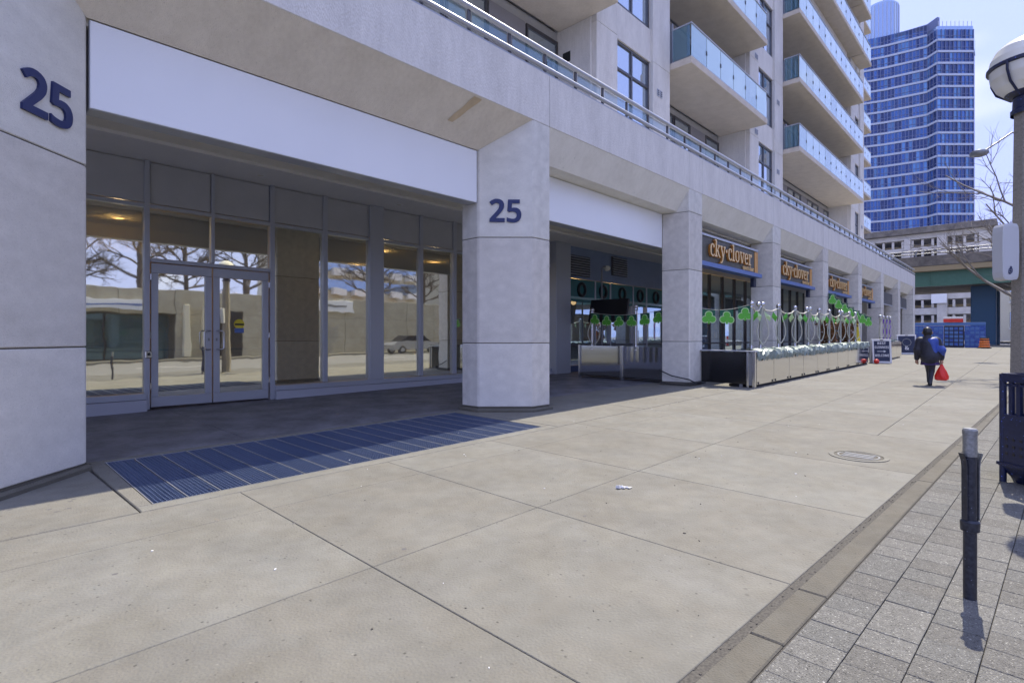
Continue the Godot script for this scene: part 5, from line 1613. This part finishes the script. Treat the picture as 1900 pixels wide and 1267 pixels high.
	m2 = MB.new(); lathe(m2, G(47.5, 0.6), [[0.22, 0.0], [0.2, 0.05], [0.0, 0.06]], 12); part(mk, "base", m2, M.rubber)
	# glass tower
	var t := thing("glass_tower", G(176, 18), "tall blue glass high-rise with white floor bands", "building")
	var pts := [Vector2(180.1, 10.3), Vector2(173.8, 16.9), Vector2(176.1, 19.2), Vector2(174.5, 28.3), Vector2(173.2, 32.0), Vector2(172, 40)]
	var cols := [9, 3, 12, 5, 8]
	var tops := [80.0, 80.0, 81.0, 81.5, 81.5]
	var body_ := MB.new()
	for f in 5:
		var a: Vector2 = pts[f]; var c: Vector2 = pts[f + 1]
		var out := Vector2(-(c - a).y, (c - a).x).normalized()
		if out.x > 0: out = -out
		var glz := MB.new(); var mul := MB.new()
		var n_f := 27
		for k in n_f:
			var y0 := 3.0 + k * 2.95
			if y0 > tops[f] - 1.2: continue
			var bm := MB.new()
			var p0 := a + out * 0.25; var p1 := c + out * 0.25
			loft(bm, [[P(p0.x, p0.y, y0), P(a.x, a.y, y0), P(a.x, a.y, y0 + 0.52), P(p0.x, p0.y, y0 + 0.52)], [P(p1.x, p1.y, y0), P(c.x, c.y, y0), P(c.x, c.y, y0 + 0.52), P(p1.x, p1.y, y0 + 0.52)]])
			part(t, "floor_band", bm, M.tower_band)
			var cc: int = cols[f]
			for i in cc:
				var q0 := a.lerp(c, i / float(cc)); var q1 := a.lerp(c, (i + 1) / float(cc))
				var v := rng.randf()
				var s := 0.75 + 0.5 * rng.randf()
				glz.col = Color(0.016 * s, 0.045 * s, 0.17 * s) if v < 0.45 else (Color(0.04 * s, 0.12 * s, 0.36 * s) if v < 0.8 else Color(0.10 * s, 0.24 * s, 0.50 * s))
				glz.quad(P(q0.x, q0.y, y0 + 0.52), P(q1.x, q1.y, y0 + 0.52), P(q1.x, q1.y, y0 + 2.95), P(q0.x, q0.y, y0 + 2.95), P(200, 25, y0))
				var d := (q1 - q0).normalized() * 0.07
				obox(mul, P(q0.x + out.x * 0.08, q0.y + out.y * 0.08, y0 + 1.78), P(d.x, d.y, 0), Vector3.UP * 1.16, P(out.x * 0.12, out.y * 0.12, 0))
			obox(mul, P((a.x + c.x) / 2 + out.x * 0.05, (a.y + c.y) / 2 + out.y * 0.05, y0 + 1.35), P((c.x - a.x) / 2, (c.y - a.y) / 2, 0), Vector3.UP * 0.05, P(out.x * 0.08, out.y * 0.08, 0))
		meta(part(t, "window_glass", glz, M.tower_glass, true), "", "", "", "stuff")
		meta(part(t, "window_bars", mul, M.tower_frame), "", "", "", "stuff")
	var cm := MB.new()
	prism(cm, [Vector2(181.5, 11.0), Vector2(178, 17.2), Vector2(178, 39), Vector2(198, 39), Vector2(198, 11)], 1.0, 80.5)
	part(t, "core", cm, M.tower_frame)
	cm = MB.new()   # glazed crown round the roof
	loft(cm, [[P(176.1, 19.2, 81.5), P(177.0, 19.2, 81.5), P(177.0, 19.2, 82.9), P(176.1, 19.2, 82.9)], [P(174.5, 28.3, 81.5), P(175.4, 28.3, 81.5), P(175.4, 28.3, 82.4), P(174.5, 28.3, 82.4)]])
	loft(cm, [[P(173.9, 16.9, 80.7), P(174.6, 16.5, 80.7), P(174.6, 16.5, 82.9), P(173.9, 16.9, 82.9)], [P(176.1, 19.2, 80.7), P(177.0, 19.2, 80.7), P(177.0, 19.2, 82.9), P(176.1, 19.2, 82.9)]])
	part(t, "glazed_crown", cm, M.tower_frame)
	cm = MB.new(); prism(cm, [Vector2(180.1, 10.35), Vector2(173.9, 16.9), Vector2(176.2, 19.2), Vector2(190, 18), Vector2(190, 10.4)], 76.8, 80.6)
	part(t, "roof_block", cm, M.glass_blue)
	for i in 9:
		cm = MB.new(); var q := Vector2(179.9, 10.6).lerp(Vector2(174, 16.7), i / 8.0)
		obox(cm, P(q.x, q.y, 81.2), Vector3(0.06, 0, 0), Vector3(0, 0.6, 0), Vector3(0, 0, 0.06)); part(t, "roof_rail", cm, M.tower_band)
	cm = MB.new(); lathe(cm, P(179.5, 29.7, 60), [[4.0, 0.0], [4.0, 32.6], [3.6, 33.2], [0.0, 33.4]], 28); part(t, "round_core", cm, M.glass_blue)
	for k in 26:
		var an := TAU * k / 26
		cm = MB.new(); obox(cm, P(179.5 + cos(an) * 4.02, 29.7 + sin(an) * 4.02, 81), Vector3(0.07, 0, 0), Vector3(0, 11.4, 0), Vector3(0, 0, 0.07)); part(t, "rib", cm, M.tower_band)
	cm = MB.new(); tube(cm, [P(179, 29.5, 93.0), P(179.4, 28.2, 99)], 0.14, 6); tube(cm, [P(179.3, 28.7, 96.5), P(179.5, 29.8, 98.5)], 0.1, 6); part(t, "roof_antenna", cm, M.tower_frame)
	bare_tree(G(70, -6.0), 15.0, 0.2, M.bark, "tall bare tree rising behind the elevated road", "street trees", 4, 0.45)
	# low building seen under the road
	var lb := thing("brick_building", G(84, 0), "distant pale building seen under the elevated road", "building")
	tbox(lb, "wall", M.cream, 84, 96, -14, 3.4, 0.9, 9.0)
	for i in 5:
		for k in 2:
			var w := tbox(lb, "window", M.glass_win, 83.9, 83.99, -12 + i * 3, -10.4 + i * 3, 2.4 + k * 3, 4.2 + k * 3)
			tbox(w, "sill", M.white, 83.82, 83.99, -12.1 + i * 3, -10.3 + i * 3, 2.25 + k * 3, 2.39 + k * 3)

# ---------------------------------------------------------------- across the street: what the shop windows mirror
func car(x: float, n: float, mat: Material, label: String) -> void:
	var b := G(x, n)
	var t := thing("parked_car", b, label, "car", "cars parked across the street")
	var P2 := func(u: float, y: float, w: float) -> Vector3: return b + Vector3(u, y - 0.1, w)
	var m := MB.new()
	var prof := [[-2.2, 0.35], [-2.25, 0.7], [-1.9, 0.92], [-1.0, 0.98], [1.1, 1.0], [2.0, 0.88], [2.25, 0.65], [2.2, 0.35]]
	var l := []; var r := []
	for q in prof: l.append(P2.call(q[0], q[1], -0.88)); r.append(P2.call(q[0], q[1], 0.88))
	loft(m, [l, r]); part(t, "body", m, mat)
	m = MB.new(); l = []; r = []
	for q in [[-1.5, 0.96], [-0.75, 1.42], [0.75, 1.45], [1.55, 0.98]]: l.append(P2.call(q[0], q[1], -0.72)); r.append(P2.call(q[0], q[1], 0.72))
	loft(m, [l, r]); part(t, "cabin", m, M.car_dark)
	for u in [-1.4, 1.4]:
		for w in [-0.8, 0.8]:
			m = MB.new(); tube(m, [P2.call(u, 0.33, w - 0.1), P2.call(u, 0.33, w + 0.1)], 0.33, 16)
			var wh := part(t, "wheel", m, M.rubber)
			m = MB.new(); tube(m, [P2.call(u, 0.33, w - 0.105), P2.call(u, 0.33, w + 0.105)], 0.2, 12); part(wh, "rim", m, M.car_silver)
	for w in [-0.6, 0.6]:
		m = MB.new(); ball(m, P2.call(2.2, 0.68, w), Vector3(0.06, 0.08, 0.16), 8, 6); part(t, "headlight", m, M.white)
func opposite() -> void:
	var t := thing("opposite_wall", P(10, -20, -0.3), "long pale panelled wall across the street, mirrored in the shop windows", "wall")
	for i in 22:
		var x := -14.0 + i * 3.0
		var hi := false
		for k in (5 if hi else 3):
			if x > 3.0 and x < 9.0 and k < 2: continue
			var m := MB.new(); prism(m, chamfer(rect(x + 0.015, x + 2.985, -22.4, -20.0), 0.01), -0.3 + k * 1.55 + 0.012, -0.3 + (k + 1) * 1.55, 0.012)
			part(t, "wall_panel", m, M.opp_wall)
	box_part(t, "backing", M.band, -14, 3.95, -22.3, -20.1, -0.3, 4.3); box_part(t, "backing", M.band, 10.0, 52, -22.3, -20.1, -0.3, 4.3)
	box_part(t, "shop_glass", M.glass_teal, 4.0, 10.0, -21.6, -21.55, -0.1, 2.75)
	for i in 3: box_part(t, "shop_mullion", M.black, 4.0 + i * 2.5, 4.1 + i * 2.5, -21.54, -21.4, -0.1, 2.75)
	box_part(t, "doorway", M.black, 12.3, 14.1, -20.02, -19.97, 0.0, 3.1)
	for x in [10.4, 11.5]: box_part(t, "column", M.cream, x, x + 0.35, -19.9, -19.5, 0.0, 3.4, 0.02)
	var s := thing("shop_sign", P(6.5, -19.8, 3.0), "long white sign board on the wall across the street", "sign")
	box_part(s, "panel", M.sign_white, 4.2, 8.8, -19.9, -19.75, 3.0, 3.6, 0.01)
	box_part(s, "blue_stripe", M.sign_blue, 5.0, 8.2, -19.745, -19.74, 3.2, 3.3)
	s = thing("wall_notice", P(21, -19.8, 3.2), "white rectangular notice board on the wall across the street", "sign")
	box_part(s, "panel", M.sign_white, 19.6, 22.6, -19.9, -19.8, 3.3, 4.2, 0.01)
	box_part(s, "print", M.galv, 20.2, 22.0, -19.795, -19.79, 3.7, 3.85)
	var m := MB.new()
	var hill := []
	prism(m, [Vector2(-14, -60), Vector2(17, -60), Vector2(17, -22.4), Vector2(-14, -22.4)], -1.0, 4.35)
	prism(m, [Vector2(17, -60), Vector2(60, -60), Vector2(60, -22.4), Vector2(17, -22.4)], -1.0, 4.36)
	meta(part(self, "embankment", m, M.grassy), "dry grassy bank above the wall across the street", "embankment", "", "structure")
	var names := ["first", "second", "third", "fourth", "fifth", "sixth", "seventh", "eighth"]
	for i in 8: bare_tree(P([2.5, 5.5, 9.0, 12.5, 16.0, 21.0, 27.0, 35.0][i], -24.5 - (i % 2) * 2.5, 4.35), 9.5, 0.2, M.bark, "%s bare tree on the bank across the street, counted from the lobby side" % names[i], "bare trees on the bank", 4, 0.12)
	for i in 2:
		var x := 38.0 + i * 34.0
		var tw := thing("residential_tower", P(x, -62, 4.3), "%s pale residential tower across the street" % ["nearer", "farther"][i], "building", "towers across the street")
		box_part(tw, "wall", M.cream, x, x + 22, -80, -62, 4.0, 52)
		for k in 13:
			box_part(tw, "window_band", M.glass_blue, x + 0.5, x + 21.5, -61.95, -61.9, 9.0 + k * 3.2, 10.9 + k * 3.2)
			for q in 6: box_part(tw, "balcony", M.white, x + 1.0 + q * 3.6, x + 3.2 + q * 3.6, -61.85, -60.8, 8.3 + k * 3.2, 9.3 + k * 3.2)
	car(26.0, -16.6, M.car_silver, "silver car parked against the far kerb"); car(31.5, -16.6, M.car_dark, "dark car parked behind the silver one at the far kerb")
